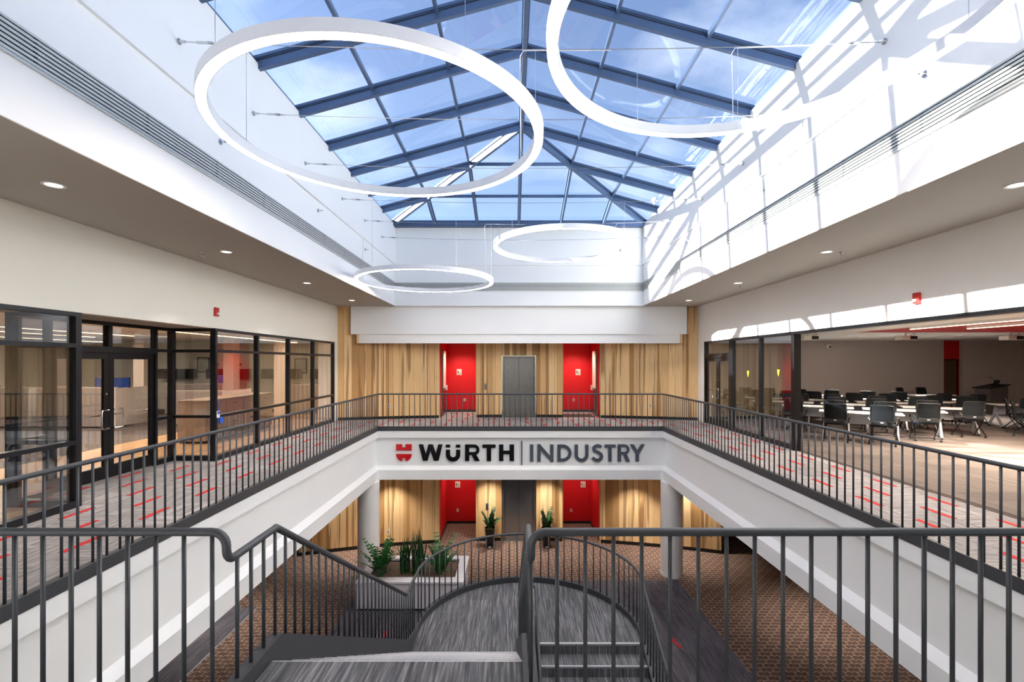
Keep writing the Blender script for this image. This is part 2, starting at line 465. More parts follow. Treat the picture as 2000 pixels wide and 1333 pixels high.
# slab fascias of the opening: channel, top band, recessed panel, lower band
def fascia(name, label, p0, p1, inward):
    """p0,p1: plan ends of the edge line; inward: unit vector into the opening"""
    root = empty(name); struct(root, label)
    d = Vector(p1) - Vector(p0); L = d.length; ang = math.atan2(d.y, d.x)
    d.normalize(); ext = 0.16; p0 = (p0[0] - d.x * ext, p0[1] - d.y * ext); L += 2 * ext
    root.location = (p0[0], p0[1], 0); root.rotation_euler = (0, 0, ang)
    s = 1 if Vector((-d.y, d.x)).dot(Vector(inward)) > 0 else -1
    def seg(y0, y1, z0, z1): return MB().box(0, L, min(s * y0, s * y1), max(s * y0, s * y1), z0, z1)
    seg(-0.045, 0.03, -0.14, 0.004).build('steel_channel', 'curb', root, bevel=0.006)
    seg(-0.3, 0.015, -0.36, -0.13).build('top_band', 'cool_white', root)
    seg(-0.3, -0.09, -1.35, -0.36).build('recessed_panel', 'cool_white', root)
    # lower band with a sloping ledge
    b = MB(); z = [(-0.3, ZB), (0.02, ZB), (0.02, -1.39), (-0.09, -1.27), (-0.3, -1.27)]
    b.prism([(s * a, c) for a, c in z], lambda u, v: (0, u, v), lambda u, v: (L, u, v)).build('lower_band', 'cool_white', root)
    return root
fascia('trim_1', 'white recessed fascia below the left walkway edge', (XL, 1.0), (XL, YF), (1, 0))
fascia('trim_2', 'white recessed fascia below the right walkway edge', (XR, 1.0), (XR, YF), (-1, 0))
fascia('trim_3', 'white recessed fascia carrying the company name', (XL, YF), (XR, YF), (0, -1))
# underside of the slab over the lower level
lc = MB()
lc.box(-14, XL - 0.02, -4, 20.4, ZB, ZB + 0.1).box(XR + 0.02, 14, -4, 20.4, ZB, ZB + 0.1).box(XL - 0.02, XR + 0.02, YF + 0.02, 20.4, ZB, ZB + 0.1).box(XL - 0.02, XR + 0.02, -4, 1.0, ZB, ZB + 0.1)
struct(lc.build('ceiling', 'ceil_white'), 'white ceiling of the lower level under the walkways')
# enclosing walls of the lower level
struct(MB().box(-14.1, -14, -4, 20.4, ZL, ZB).build('wall_lower_left', 'cream'))
struct(MB().box(14, 14.1, -4, 20.4, ZL, ZB).build('wall_lower_right', 'cream'))
struct(MB().box(-14, 14, -4.1, -4, ZL, ZB).build('wall_lower_near', 'cream'))
struct(MB().box(-14, 14, 20.4, 20.5, ZL, ZB).build('wall_lower_far', 'cream'))

# ------------------------------------------------------------------ light well, soffits, side walls
def shaft_side(name, label, x, sgn):
    root = empty(name); struct(root, label)
    o = 0.16
    xa, xb = sorted((x, x - sgn * o))
    MB().box(xa, xb, YSN, YS + 0.2, ZS + 0.008, 5.46).build('lower_face', 'cool_white', root)
    xa, xb = sorted((x + sgn * 0.045, x - sgn * o))
    MB().box(xa, xb, YSN, YS, 5.46, ZK + 0.10).build('upper_face', 'cool_white', root)
    return root
shaft_side('wall_well_left', 'white side of the skylight well above the left walkway', SL, 1)
shaft_side('wall_well_right', 'sunlit white side of the skylight well above the right walkway', SR, -1)
wf = empty('wall_well_far'); struct(wf, 'white end of the skylight well above the elevator')
MB().box(SL - 0.1, SR + 0.1, YS, YS + 0.2, ZS, 5.43).build('lower_face', 'cool_white', wf)
MB().box(SL - 0.1, SR + 0.1, YS - 0.045, YS + 0.2, 5.43, ZK + 0.02).build('upper_face', 'cool_white', wf)
struct(MB().box(SL - 0.16, SR + 0.16, YSN - 0.2, YSN, ZS, ZK + 0.02).build('wall_well_near', 'cool_white'))
bf = empty('wall_far'); struct(bf, 'white bulkhead spanning the far end above the wood wall')
MB().box(-5.70, 6.19, 16.7, 16.86, 3.05, ZS).build('upper_band', 'cool_white', bf)
MB().box(-5.43, 5.96, 16.76, 16.88, 2.73, 3.05).build('lower_band', 'cool_white', bf)

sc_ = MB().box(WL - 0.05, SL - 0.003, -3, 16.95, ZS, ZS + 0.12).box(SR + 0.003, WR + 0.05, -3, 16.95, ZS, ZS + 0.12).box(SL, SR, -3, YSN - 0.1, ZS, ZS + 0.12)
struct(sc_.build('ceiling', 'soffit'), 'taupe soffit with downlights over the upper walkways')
struct(MB().box(WL - 0.2, WR + 0.2, 17.05, 20.3, 3.42, 3.52).build('ceiling', 'ceil_white'), 'ceiling hidden above the wood wall')
struct(MB().box(WL - 0.2, SL, 16.72, 17.2, ZS, ZS + 0.1).box(SR, WR + 0.2, 16.72, 17.2, ZS, ZS + 0.1).box(WL - 0.2, WR + 0.2, 16.95, 17.1, 3.5, 4.2).build('wall_above_far', 'cream'))
wl = empty('wall_left'); struct(wl, 'cream wall above the dark office glazing')
MB().box(WL - 0.15, WL, -3, 17.2, HEAD, ZS).build('upper_face', 'cream', wl)
MB().box(WL - 0.15, WL, 16.42, 17.2, 0, HEAD).build('end_pier', 'cream', wl)
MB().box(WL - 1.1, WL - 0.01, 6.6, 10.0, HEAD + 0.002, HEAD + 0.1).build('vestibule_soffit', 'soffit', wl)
wr = empty('wall_right'); struct(wr, 'white wall above the training room opening')
MB().box(WR, WR + 0.15, -3, 17.2, HEAD, ZS).build('upper_face', 'white', wr)
MB().box(WR, WR + 0.15, 16.18, 17.2, 0, HEAD).build('end_pier', 'white', wr)
struct(MB().box(WL - 0.2, WR + 0.2, -3.1, -3.0, -0.2, ZS).build('wall_near', 'cream'))

# ------------------------------------------------------------------ skylight
PX, PY = (SR - SL) / 6.0, 1.45
XC = (SL + SR) / 2
AF, AN = 11.95, 6.15                     # far and near hip apex
EF, EN = AF + 3 * PY, AN - 3 * PY        # far and near eave
ZR0 = 7.92                               # underside of the ridge
DZ = (ZR0 - ZK) / 3.0                    # drop per bay
RD = 0.19                                # rafter depth
sky = empty('skylight', (0, 0, 0)); struct(sky, 'hipped glass skylight with slate blue framing'); sky['category'] = 'skylight'
def sp(i, y):  # slope point; i in bays from the ridge (negative = left)
    return Vector((XC + i * PX, y, ZR0 - abs(i) * DZ))
def hp(k, t, end):  # hip face point; t bays from the apex, k bays across
    y = AF + t * PY if end > 0 else AN - t * PY
    return Vector((XC + k * PX, y, ZR0 - t * DZ))
def bar(p0, p1, nm, w=0.075, h=RD):
    r = MB().beam(p0, p1, w, h).build(nm, 'sky_frame', sky)
    up = Vector((0, 0, 1))
    d = (Vector(p1) - Vector(p0)).normalized(); sd = d.cross(up).normalized(); u = sd.cross(d).normalized()
    MB().beam(Vector(p0) + u * (h * 0.66), Vector(p1) + u * (h * 0.66), w + 0.012, 0.012).build('gasket', 'sky_cap', r)
    MB().beam(Vector(p0) + u * (h - 0.03), Vector(p1) + u * (h - 0.03), w + 0.05, 0.045).build('cap', 'sky_frame', r)
for s in (-1, 1):
    for j in range(5): bar(sp(s * 0.0, AN + j * PY), sp(s * 3, AN + j * PY), 'rafter')
    for j in (1, 2):
        bar(sp(s * j, AF + j * PY), sp(s * 3, AF + j * PY), 'jack_rafter')
        bar(sp(s * j, AN - j * PY), sp(s * 3, AN - j * PY), 'jack_rafter')
    for i in (1, 2):
        a, b = sp(s * i, AN - i * PY), sp(s * i, AF + i * PY)
        MB().beam(a + Vector((0, 0, 0.10)), b + Vector((0, 0, 0.10)), 0.055, 0.08).build('purlin', 'sky_frame', sky)
    for e in (1, -1): bar(hp(0, 0, e), hp(s * 3, 3, e), 'hip_rafter', 0.085, RD)
for e in (1, -1):
    bar(hp(0, 0, e), hp(0, 3, e), 'rafter', 0.06)
    for k in (-2, -1, 1, 2): bar(hp(k, abs(k), e), hp(k, 3, e), 'jack_rafter', 0.06)
    for t in (1, 2): MB().beam(hp(-t, t, e) + Vector((0, 0, 0.10)), hp(t, t, e) + Vector((0, 0, 0.10)), 0.055, 0.08).build('purlin', 'sky_frame', sky)
bar((XC, AN, ZR0 + 0.0), (XC, AF, ZR0 + 0.0), 'ridge_beam', 0.085, RD)
for nm, p0, p1 in (('eave_beam', (SL, EF, ZK), (SR, EF, ZK)), ('eave_beam', (SL, EN, ZK), (SR, EN, ZK)), ('eave_beam', (SL - 0.09, EN, ZK + 0.02), (SL - 0.09, EF, ZK + 0.02)), ('eave_beam', (SR + 0.09, EN, ZK + 0.02), (SR + 0.09, EF, ZK + 0.02))):
    MB().beam(p0, p1, 0.12, 0.2).build(nm, 'sky_frame', sky)
MB().box(SL - 0.1, SR + 0.1, EF + 0.03, YS + 0.1, ZK, ZK + 0.2).box(SL - 0.1, SR + 0.1, YSN - 0.1, EN - 0.03, ZK, ZK + 0.2).build('kerb_filler', 'sky_frame', sky)
def pane(pts):
    up = Vector((0, 0, RD - 0.02)); th = Vector((0, 0, 0.012))
    n = len(pts); b = MB(); b.v = [tuple(p + up) for p in pts] + [tuple(p + up + th) for p in pts]
    b.f = [tuple(range(n)), tuple(reversed(range(n, 2 * n)))] + [(k, k + n, (k + 1) % n + n, (k + 1) % n) for k in range(n)]
    b.build('pane', 'sky_glass', sky)
for s in (-1, 1):
    for i in range(3):
        for j in range(4):
            y0, y1 = AN + j * PY, AN + (j + 1) * PY
            pane([sp(s * i, y0), sp(s * (i + 1), y0), sp(s * (i + 1), y1), sp(s * i, y1)])
        for e in (1, -1):
            def yy(t): return AF + t * PY if e > 0 else AN - t * PY
            for t in range(i):
                pane([sp(s * i, yy(t)), sp(s * (i + 1), yy(t)), sp(s * (i + 1), yy(t + 1)), sp(s * i, yy(t + 1))])
            pane([sp(s * i, yy(i)), sp(s * (i + 1), yy(i)), sp(s * (i + 1), yy(i + 1))])
for e in (1, -1):
    for t in range(3):
        for k in range(-t, t):
            pane([hp(k, t, e), hp(k + 1, t, e), hp(k + 1, t + 1, e), hp(k, t + 1, e)])
        pane([hp(t, t, e), hp(t, t + 1, e), hp(t + 1, t + 1, e)])
        pane([hp(-t, t, e), hp(-t, t + 1, e), hp(-t - 1, t + 1, e)])

vp = empty('vent_pipe', (5.12, 17.0, ZS + 0.1)); tag(vp, 'white capped vent pipe on the roof outside the skylight', 'vent pipe')
MB().tube([(0, 0, 0), (0, 0, 3.72)], 0.05, 14).build('pipe', 'ring', vp, smooth=True)
MB().lathe([(0, 3.86), (0.10, 3.80), (0.12, 3.72), (0.05, 3.72)], n=18).build('cap', 'ring', vp, smooth=True)

# ------------------------------------------------------------------ linear air grilles
def grille(label, L, loc, rz):
    r = empty('air_grille', loc, rz); tag(r, label, 'vent', 'linear air grilles around the skylight well')
    MB().box(0, L, -0.004, 0.0, 0, 0.27).build('backing', 'dark_gap', r)
    n = 6; pitch = 0.245 / n
    sl = MB().box(0, L, -0.016, -0.002, 0, pitch * 0.62).mesh('slat', 'grille')
    for k in range(n): place('slat', sl, r, (0, 0, 0.0205 + k * pitch))
    MB().box(0, L, -0.02, 0, -0.012, 0.012).box(0, L, -0.02, 0, 0.262, 0.284).build('frame', 'grille', r)
    jm = MB().box(0, 0.012, -0.0168, -0.002, 0.01, 0.262).mesh('joint', 'dark_gap')
    x = 1.2
    while x < L - 0.3:
        for k in range(n): place('joint_clip', GR, r, (x, -0.012, 0.0205 + (k + 0.85) * pitch))
        x += 1.25
    return r
GR = MB().box(0, 0.03, -0.006, 0.01, -0.006, 0.006).mesh('joint_clip', 'black')
grille('aluminium linear air grille along the shaded left well wall', YS - YSN, (SL, YSN, 4.57), PI / 2)
grille('aluminium linear air grille along the sunlit right well wall', YS - YSN, (SR, YS, 4.57), -PI / 2)
grille('aluminium linear air grille across the end well wall', SR - SL, (SL, YS, 4.55), 0)

# ------------------------------------------------------------------ wood wall (upper and lower), elevator, alcoves
ALC = [(-2.69, -1.34), (1.90, 3.26)]
EL = (-0.36, 0.88)
rw = random.Random(11)
TONES = [(1.0, 1.0, 1.0), (0.97, 0.94, 0.88), (0.92, 0.86, 0.78), (1.06, 1.05, 1.02), (0.72, 0.61, 0.48), (0.60, 0.48, 0.35), (0.84, 0.75, 0.64), (0.50, 0.39, 0.28)]
TW = [4, 4, 4, 5, 2.4, 2.2, 3.0, 1.5]
def planks(root, xs, z_of, z0):
    x0, x1 = xs; x = x0
    while x < x1 - 0.02:
        w = rw.choice((0.07, 0.10, 0.15, 0.19, 0.22, 0.24, 0.26))
        if x1 - (x + w) < 0.09: w = x1 - x
        a, b = x, x + w
        zt = z_of((a + b) / 2); zb = z0((a + b) / 2) if callable(z0) else z0
        pa = Vector((a, arcY(a))); pb = Vector((b, arcY(b))); d = pb - pa
        L = d.length - 0.005; off = rw.uniform(0, 0.010)
        o = MB().box(-L / 2, L / 2, -0.02, 0.0, 0, zt - zb).build('plank', 'wood', root)
        mid = (pa + pb) / 2
        o.location = (mid.x, mid.y - off, zb); o.rotation_euler = (0, 0, math.atan2(d.y, d.x))
        t = rw.choices(TONES, TW)[0]; o.color = (t[0], t[1], t[2], 1)
        x += w
def ztop(x):
    if x < -5.5 or x > 6.0: return ZS - 0.002
    return 3.3
up = empty('wall_wood_upper'); struct(up, 'curved wall of vertical hickory planks on the upper level')
segs = [(WL + 0.0, ALC[0][0]), (ALC[0][1], EL[0] - 0.02), (EL[1] + 0.02, ALC[1][0]), (ALC[1][1], WR)]
for sg in segs: planks(up, sg, ztop, 0.10)
planks(up, (EL[0] - 0.02, EL[1] + 0.02), ztop, 2.31)
lo = empty('wall_wood_lower'); struct(lo, 'curved wall of vertical hickory planks on the lower level')
segl = [(-7.35, ALC[0][0]), (ALC[0][1], EL[0] - 0.02), (EL[1] + 0.02, ALC[1][0]), (ALC[1][1], 7.3)]
for sg in segl: planks(lo, sg, lambda x: ZB, ZL + 0.13)
planks(lo, (EL[0] - 0.02, EL[1] + 0.02), lambda x: ZB, ZL + 2.62)
def arc_strip(name, segs, z0, z1, front, back, m):
    for n_, (a, b) in enumerate(segs):
        N = 14; bm = MB(); P = []
        for k in range(N + 1):
            x = a + (b - a) * k / N; P.append((x, arcY(x)))
        for k in range(N):
            (xa, ya), (xb, yb) = P[k], P[k + 1]; i = len(bm.v)
            bm.v += [(xa, ya - front, z0), (xb, yb - front, z0), (xb, yb + back, z0), (xa, ya + back, z0), (xa, ya - front, z1), (xb, yb - front, z1), (xb, yb + back, z1), (xa, ya + back, z1)]
            for q in ((0, 3, 2, 1), (4, 5, 6, 7), (0, 1, 5, 4), (1, 2, 6, 5), (2, 3, 7, 6), (3, 0, 4, 7)): bm.f.append(tuple(i + c for c in q))
        yield bm.build(name, m)
for o in arc_strip('baseboard_far', segs, 0, 0.10, 0.012, 0.02, 'base_black'): struct(o)
for o in arc_strip('baseboard_lower_far', segl, ZL, ZL + 0.13, 0.012, 0.02, 'base_black'): struct(o)
for o in arc_strip('wall_backing_upper', segs, 0, 3.42, -0.004, 0.1, 'base_black'): struct(o)
for o in arc_strip('wall_backing_lower', segl, ZL, ZB, -0.004, 0.1, 'base_black'): struct(o)
struct(MB().box(EL[0] - 0.02, EL[1] + 0.02, 17.76, 17.86, 2.31, 3.42).build('wall_above_elevator', 'base_black'))
struct(MB().box(EL[0] - 0.02, EL[1] + 0.02, 17.76, 17.86, ZL + 2.6, ZB).build('wall_above_lower_elevator', 'base_black'))
# wood edge trim at the two full-height strips
for nm, x, z0, z1 in (('trim_4', -5.72, 3.05, ZS), ('trim_5', 6.2, 3.05, ZS), ('trim_6', -5.45, 2.73, 3.05), ('trim_7', 5.98, 2.73, 3.05)):
    o = MB().box(x - 0.03, x + 0.03, 16.7, 16.9, z0, z1).build(nm, 'wood'); struct(o); o.color = (0.95, 0.92, 0.86, 1)
for nm, a, b in (('trim_8', WL, -5.74), ('trim_9', 6.22, WR)):
    o = MB().box(a, b, arcY(a) - 0.06, arcY(a) + 0.0, ZS - 0.05, ZS).build(nm, 'wood'); struct(o); o.color = (0.9, 0.85, 0.78, 1)

def elevator(z, h, label):
    r = empty('elevator', (0.26, 17.74, z)); tag(r, label, 'elevator', 'elevator entrances')
    MB().box(-0.62, -0.555, -0.05, 0.12, 0, h).box(0.555, 0.62, -0.05, 0.12, 0, h).box(-0.555, 0.555, -0.05, 0.12, h - 0.07, h).build('frame', 'steel', r, bevel=0.004)
    lf = MB().box(-0.553, -0.005, 0.05, 0.085, 0.01, h - 0.07).mesh('door_leaf', 'steel')
    place('door_leaf', lf, r); place('door_leaf', lf, r, (0.555, 0, 0))
    MB().box(-0.555, 0.555, -0.02, 0.1, 0, 0.01).build('sill', 'steel', r)
    MB().box(-0.553, 0.553, 0.046, 0.05, 0.9, 0.915).build('seam_line', 'steel', r)
    MB().box(-0.555, 0.555, 0.09, 0.11, 0, h).build('backing', 'base_black', r)
    return r
elevator(0.0, 2.30, 'stainless elevator doors on the upper level')
elevator(ZL, 2.62, 'dark stainless elevator doors on the lower level')
def call_panel(loc, label):
    r = empty('elevator_call_panel', loc); tag(r, label, 'call panel', 'elevator call panels')
    MB().box(-0.05, 0.05, -0.015, 0, -0.12, 0.12).build('plate', 'steel', r, bevel=0.003)
    bt = MB().lathe([(0, -0.0), (0.018, 0.0), (0.018, 0.008), (0, 0.008)], n=14).mesh('button', 'black_plastic')
    for z in (0.04, -0.05): place('button', bt, r, (0, -0.014, z), (PI / 2, 0, 0))
call_panel((-0.98, arcY(-0.98) - 0.03, 1.15), 'steel elevator call panel on the upper wood wall')
call_panel((-0.93, arcY(-0.93) - 0.03, ZL + 1.3), 'steel elevator call panel on the lower wood wall')

def outlet(loc, label, rz=0.0):
    r = empty('wall_outlet', loc, rz); tag(r, label, 'outlet', 'duplex wall outlets')
    MB().box(-0.042, 0.042, -0.008, 0, -0.065, 0.065).build('cover_plate', 'lens', r, bevel=0.003)
    so = MB().box(-0.02, 0.02, -0.011, -0.007, -0.018, 0.018).mesh('socket', 'black_plastic')
    for z in (-0.028, 0.028): place('socket', so, r, (0, 0, z))
outlet((-4.44, arcY(-4.44) - 0.035, 0.47), 'white outlet low on the upper wood planks beside the left alcove')
outlet((5.0, arcY(5.0) - 0.035, 0.48), 'white outlet low on the upper wood planks beside the right alcove')
outlet((-4.48, arcY(-4.48) - 0.035, ZL + 0.55), 'white outlet low on the lower wood planks behind the planter')

def restroom_sign(loc, label):
    r = empty('restroom_sign', loc); tag(r, label, 'sign', 'restroom signs')
    MB().box(-0.10, 0.10, -0.008, 0, -0.125, 0.125).build('plate', 'plate', r, bevel=0.003)
    f = MB(); f.lathe([(0, 0), (0.016, 0), (0.016, 0.003), (0, 0.003)], n=12)
    # standing figure
    p = MB().box(-0.068, -0.028, -0.011, -0.007, -0.03, 0.04).box(-0.062, -0.05, -0.011, -0.007, -0.08, -0.03).box(-0.046, -0.034, -0.011, -0.007, -0.08, -0.03)
    p.box(-0.06, -0.036, -0.011, -0.007, 0.05, 0.075); p.build('figure_mark', 'sign_black', r)
    # wheelchair mark
    w = MB(); N = 14
    for k in range(N):
        a0 = PI * 0.75 + k * (PI * 1.35 / N); a1 = PI * 0.75 + (k + 1) * (PI * 1.35 / N)
        for q in (0,):
            w.quad((0.035 + 0.034 * math.cos(a0), -0.009, -0.04 + 0.034 * math.sin(a0)), (0.035 + 0.034 * math.cos(a1), -0.009, -0.04 + 0.034 * math.sin(a1)), (0.035 + 0.024 * math.cos(a1), -0.009, -0.04 + 0.024 * math.sin(a1)), (0.035 + 0.024 * math.cos(a0), -0.009, -0.04 + 0.024 * math.sin(a0)))
    w.box(0.022, 0.034, -0.011, -0.007, -0.035, 0.03).box(0.022, 0.06, -0.011, -0.007, -0.04, -0.028).box(0.054, 0.064, -0.011, -0.007, -0.075, -0.03).box(0.018, 0.036, -0.011, -0.007, 0.04, 0.06)
    w.build('wheelchair_mark', 'sign_black', r)
    MB().box(-0.05, 0.05, -0.010, -0.007, -0.108, -0.096).build('lettering_strip', 'sign_black', r)

def alcove(n, x0, x1, z0, z1, side, upper):
    yf = min(arcY(x0), arcY(x1)) - 0.02; yb = 19.65
    r = empty('wall_alcove_%d' % n); struct(r, 'red painted restroom alcove cut into the %s wood wall' % ('upper' if upper else 'lower'))
    MB().box(x0 - 0.1, x1 + 0.1, yb, yb + 0.1, z0, z1).build('back_wall', 'red', r)
    MB().box(x0 - 0.1, x0, arcY(x0) + 0.10, yb, z0, z1).build('side_wall', 'red', r)
    MB().box(x1, x1 + 0.1, arcY(x1) + 0.10, yb, z0, z1).build('side_wall', 'red', r)
    MB().box(x0 - 0.1, x1 + 0.1, yf + 0.12, yb + 0.1, z1 - 0.02, z1 + 0.08).build('alcove_ceiling', 'red_ceil', r)
    MB().box(x0, x1, yb - 0.015, yb, z0, z0 + 0.1).build('base_strip', 'curb' if upper else 'base_black', r)
    for x, s in ((x0, 1), (x1, -1)):
        a, b = sorted((x, x + s * 0.012)); MB().box(a, b, arcY(x) + 0.15, yb, z0, z0 + 0.1).build('base_strip', 'curb' if upper else 'base_black', r)
        a, b = sorted((x - s * 0.02, x + s * 0.006)); ya = arcY(x) - 0.024; o = MB().box(a, b, ya, ya + 0.14, z0, z1).build('edge_board', 'wood', r); o.color = (0.8, 0.7, 0.58, 1)
    # recessed light in the alcove ceiling
    xm = (x0 + x1) / 2
    d = MB().lathe([(0, 0), (0.07, 0), (0.09, 0.006), (0.09, 0.02)], n=18).build('alcove_downlight', 'downlight'); d.location = (xm, 18.75, z1 - 0.03)
    tag(d, 'small downlight in the %s alcove ceiling %s of the elevator' % ('upper' if upper else 'lower', side), 'downlight', 'alcove downlights')
    ld = bpy.data.lights.new('alcove_lamp', 'SPOT'); ld.energy = 95 if upper else 45; ld.spot_size = math.radians(125); ld.spot_blend = 0.8; ld.shadow_soft_size = 0.07; ld.color = (1, 0.86, 0.72)
    lo_ = bpy.data.objects.new('alcove_lamp', ld); COL.objects.link(lo_); lo_.parent = d; lo_.location = (0, 0, -0.02)
    if upper:
        s = 1 if x0 < 0 else -1; x = x0 if x0 < 0 else x1
        q = empty('restroom_door', (x, 18.6, z0)); tag(q, 'pale restroom door edge with steel kick plate, %s upper alcove' % side, 'door', 'restroom doors')
        a, b = sorted((0, s * 0.045)); MB().box(a, b, -0.55, 0.35, 0.02, 2.5).build('door_slab', 'pink_door', q, bevel=0.004)
        a, b = sorted((s * 0.045, s * 0.055)); MB().box(a, b, -0.5, 0.3, 0.05, 1.05).build('kick_plate', 'steel', q)
        a, b = sorted((s * 0.045, s * 0.075)); MB().box(a, b, -0.62, -0.55, 0.02, 2.55).build('jamb', 'brown_door', q)
        hd = MB().box(min(s * 0.05, s * 0.12), max(s * 0.05, s * 0.12), 0.28, 0.32, 0.95, 1.15).build('paper_notice', 'lens', q)
for n, (x0, x1) in enumerate(ALC):
    sd = 'left' if n == 0 else 'right'
    alcove(n + 1, x0, x1, 0.0, 2.95, sd, True)
    alcove(n + 3, x0, x1, ZL, ZB, sd, False)
    cx = (x0 + x1) / 2
    restroom_sign(((-2.19 if n == 0 else 2.74), 19.64, 1.65), 'pale restroom sign on the upper red wall %s of the elevator' % sd)
    restroom_sign(((-2.25 if n == 0 else 2.95), 19.64, ZL + 1.62), 'pale restroom sign on the lower red wall %s of the elevator' % sd)
    outlet(((-1.96 if n == 0 else 2.55), 19.64, 0.5), 'white outlet on the upper red wall %s of the elevator' % sd)
    outlet(((-2.25 if n == 0 else 2.45), 19.64, ZL + 0.55), 'white outlet on the lower red wall %s of the elevator' % sd)
dm = MB().box(1.93, 3.1, 17.75, 18.7, 0.0, 0.012).build('door_mat', 'mat_brown'); tag(dm, 'dark brown door mat in the upper right red alcove', 'mat')

# columns of the lower level
for x, sd in ((-4.52, 'left column beside the planter'), (5.03, 'right column at the edge of the grey carpet')):
    r = empty('column', (x, 14.93, ZL)); struct(r, 'round white ' + sd)
    MB().lathe([(0.0, 0), (0.335, 0), (0.335, ZB - ZL), (0, ZB - ZL)], n=48).build('shaft', 'white', r, smooth=True)
    MB().lathe([(0.335, 0), (0.342, 0), (0.342, 0.1), (0.335, 0.1)], n=48).build('base_ring', 'white', r, smooth=True)

# ------------------------------------------------------------------ company sign on the far fascia
sg = empty('company_sign', (0, YF + 0.07, 0)); tag(sg, 'WÜRTH | INDUSTRY company lettering with red shield emblem on white fascia', 'sign')
KS = 15.23 / F
def sx_(px): return (px - 1000) * KS
def sz_(py): return EYE - (py - 708.5) * KS
TH = 0.03
def glyph(name, m, polys):
    b = MB()
    for n_, p in enumerate(polys):
        e = 0.0004 * n_
        b.prism([(sx_(x), sz_(y)) for x, y in p], lambda u, v: (u, -TH - e, v), lambda u, v: (u, -0.002, v))
    return b.build(name, m, sg)
def ribbon(pts, w):
    """list of quads along a polyline of the given width, mitred"""
    L, R = [], []
    n = len(pts)
    for i in range(n):
        a = Vector(pts[i]) - Vector(pts[i - 1]) if i else None
        b = Vector(pts[i + 1]) - Vector(pts[i]) if i < n - 1 else None
        da = a.normalized() if a else None; db = b.normalized() if b else None
        t = ((da + db) if (da and db) else (da or db)).normalized()
        k = 1.0 / max(0.4, t.dot(da)) if da else 1.0
        nn = Vector((-t.y, t.x)) * (w / 2) * k
        L.append(tuple(Vector(pts[i]) + nn)); R.append(tuple(Vector(pts[i]) - nn))
    return [[L[i], L[i + 1], R[i + 1], R[i]] for i in range(n - 1)]
def arcp(cx, cy, rx, ry, a0, a1, n=14):
    return [(cx + rx * math.cos(a0 + (a1 - a0) * k / n), cy + ry * math.sin(a0 + (a1 - a0) * k / n)) for k in range(n + 1)]
def Z4(x, y): return (760 + x / 8.0, 855 + y / 8.0)
def Z5(x, y): return (1000 + x / 7.407, 855 + y / 7.407)
def z4(l): return [Z4(*p) for p in l]
def z5(l): return [Z5(*p) for p in l]
# red shield emblem, two halves
top = z4([(112, 104), (207, 104), (207, 154), (258, 154), (258, 104), (354, 104), (354, 203), (112, 203)])
glyph('shield_upper', 'sign_red', [z4([(112, 104), (207, 104), (207, 203), (112, 203)]), z4([(207, 154), (258, 154), (258, 203), (207, 203)]), z4([(258, 104), (354, 104), (354, 203), (258, 203)])])
la = arcp(233, 258, 121, 118, 0, PI, 24)
lft = [p for p in la if p[0] <= 207]; rgt = [p for p in la if p[0] >= 258]
glyph('shield_lower', 'sign_red', [z4([(112, 256)] + [(207, 256), (207, 372)] + [p for p in lft if p[1] < 371]), z4([(258, 256), (354, 256)] + [p for p in rgt if p[1] < 371] + [(258, 372)]), z4([(207, 256), (258, 256), (258, 322), (207, 322)])])
glyph('letter_w', 'sign_black', [z4([(465, 106), (532, 106), (604, 362), (530, 362)]), z4([(616, 106), (650, 195), (604, 362), (548, 362)]), z4([(616, 106), (684, 106), (770, 362), (700, 362)]), z4([(768, 106), (837, 106), (775, 362), (705, 362)])])
glyph('letter_u', 'sign_black', [z4(q) for q in ribbon([(921, 190), (921, 258)] + arcp(1001, 262, 80, 80, PI, 0, 16)[1:-1][::1] if False else [(921, 190), (921, 262)] + [(1001 - 80 * math.cos(a), 262 + 80 * math.sin(a)) for a in [PI * k / 16 for k in range(1, 16)]] + [(1081, 262), (1081, 190)], 66)] + [z4([(888, 110), (955, 110), (955, 155), (888, 155)]), z4([(1046, 110), (1114, 110), (1114, 155), (1046, 155)])])
def letter_R(name, m, zf, x0, x1, y0, y1, w, bowl):
    h = y1 - y0; cy = y0 + bowl / 2
    pts = [(x0 + w / 2, y0 + w * 0.36), (x1 - bowl / 2 - 4, y0 + w * 0.36)] + [(x1 - bowl / 2 - 4 + (bowl / 2 - w * 0.36 - 0) * math.sin(a) * 1.0, cy - (bowl / 2 - w * 0.36) * math.cos(a)) for a in [PI * k / 12 for k in range(1, 12)]] + [(x1 - bowl / 2 - 4, y0 + bowl - w * 0.36), (x0 + w / 2, y0 + bowl - w * 0.36)]
    P = [zf([(x0, y0), (x0 + w, y0), (x0 + w, y1), (x0, y1)])] + [zf(q) for q in ribbon(pts, w * 0.72)]
    P.append(zf([(x0 + (x1 - x0) * 0.42, y0 + bowl * 0.9), (x0 + (x1 - x0) * 0.72, y0 + bowl * 0.85), (x1 + 2, y1), (x1 - w * 1.12, y1)]))
    glyph(name, m, P)
letter_R('letter_r', 'sign_black', z4, 1187, 1416, 108, 366, 66, 165)
glyph('letter_t', 'sign_black', [z4([(1458, 108), (1664, 108), (1664, 160), (1458, 160)]), z4([(1526, 160), (1594, 160), (1594, 366), (1526, 366)])])
glyph('letter_h', 'sign_black', [z4([(1718, 108), (1786, 108), (1786, 366), (1718, 366)]), z4([(1882, 108), (1952, 108), (1952, 366), (1882, 366)]), z4([(1786, 204), (1882, 204), (1882, 258), (1786, 258)])])
glyph('divider_bar', 'sign_grey', [z5([(132, 46), (150, 46), (150, 398), (132, 398)])])
glyph('letter_i', 'sign_grey', [z5([(260, 100), (309, 100), (309, 348), (260, 348)])])
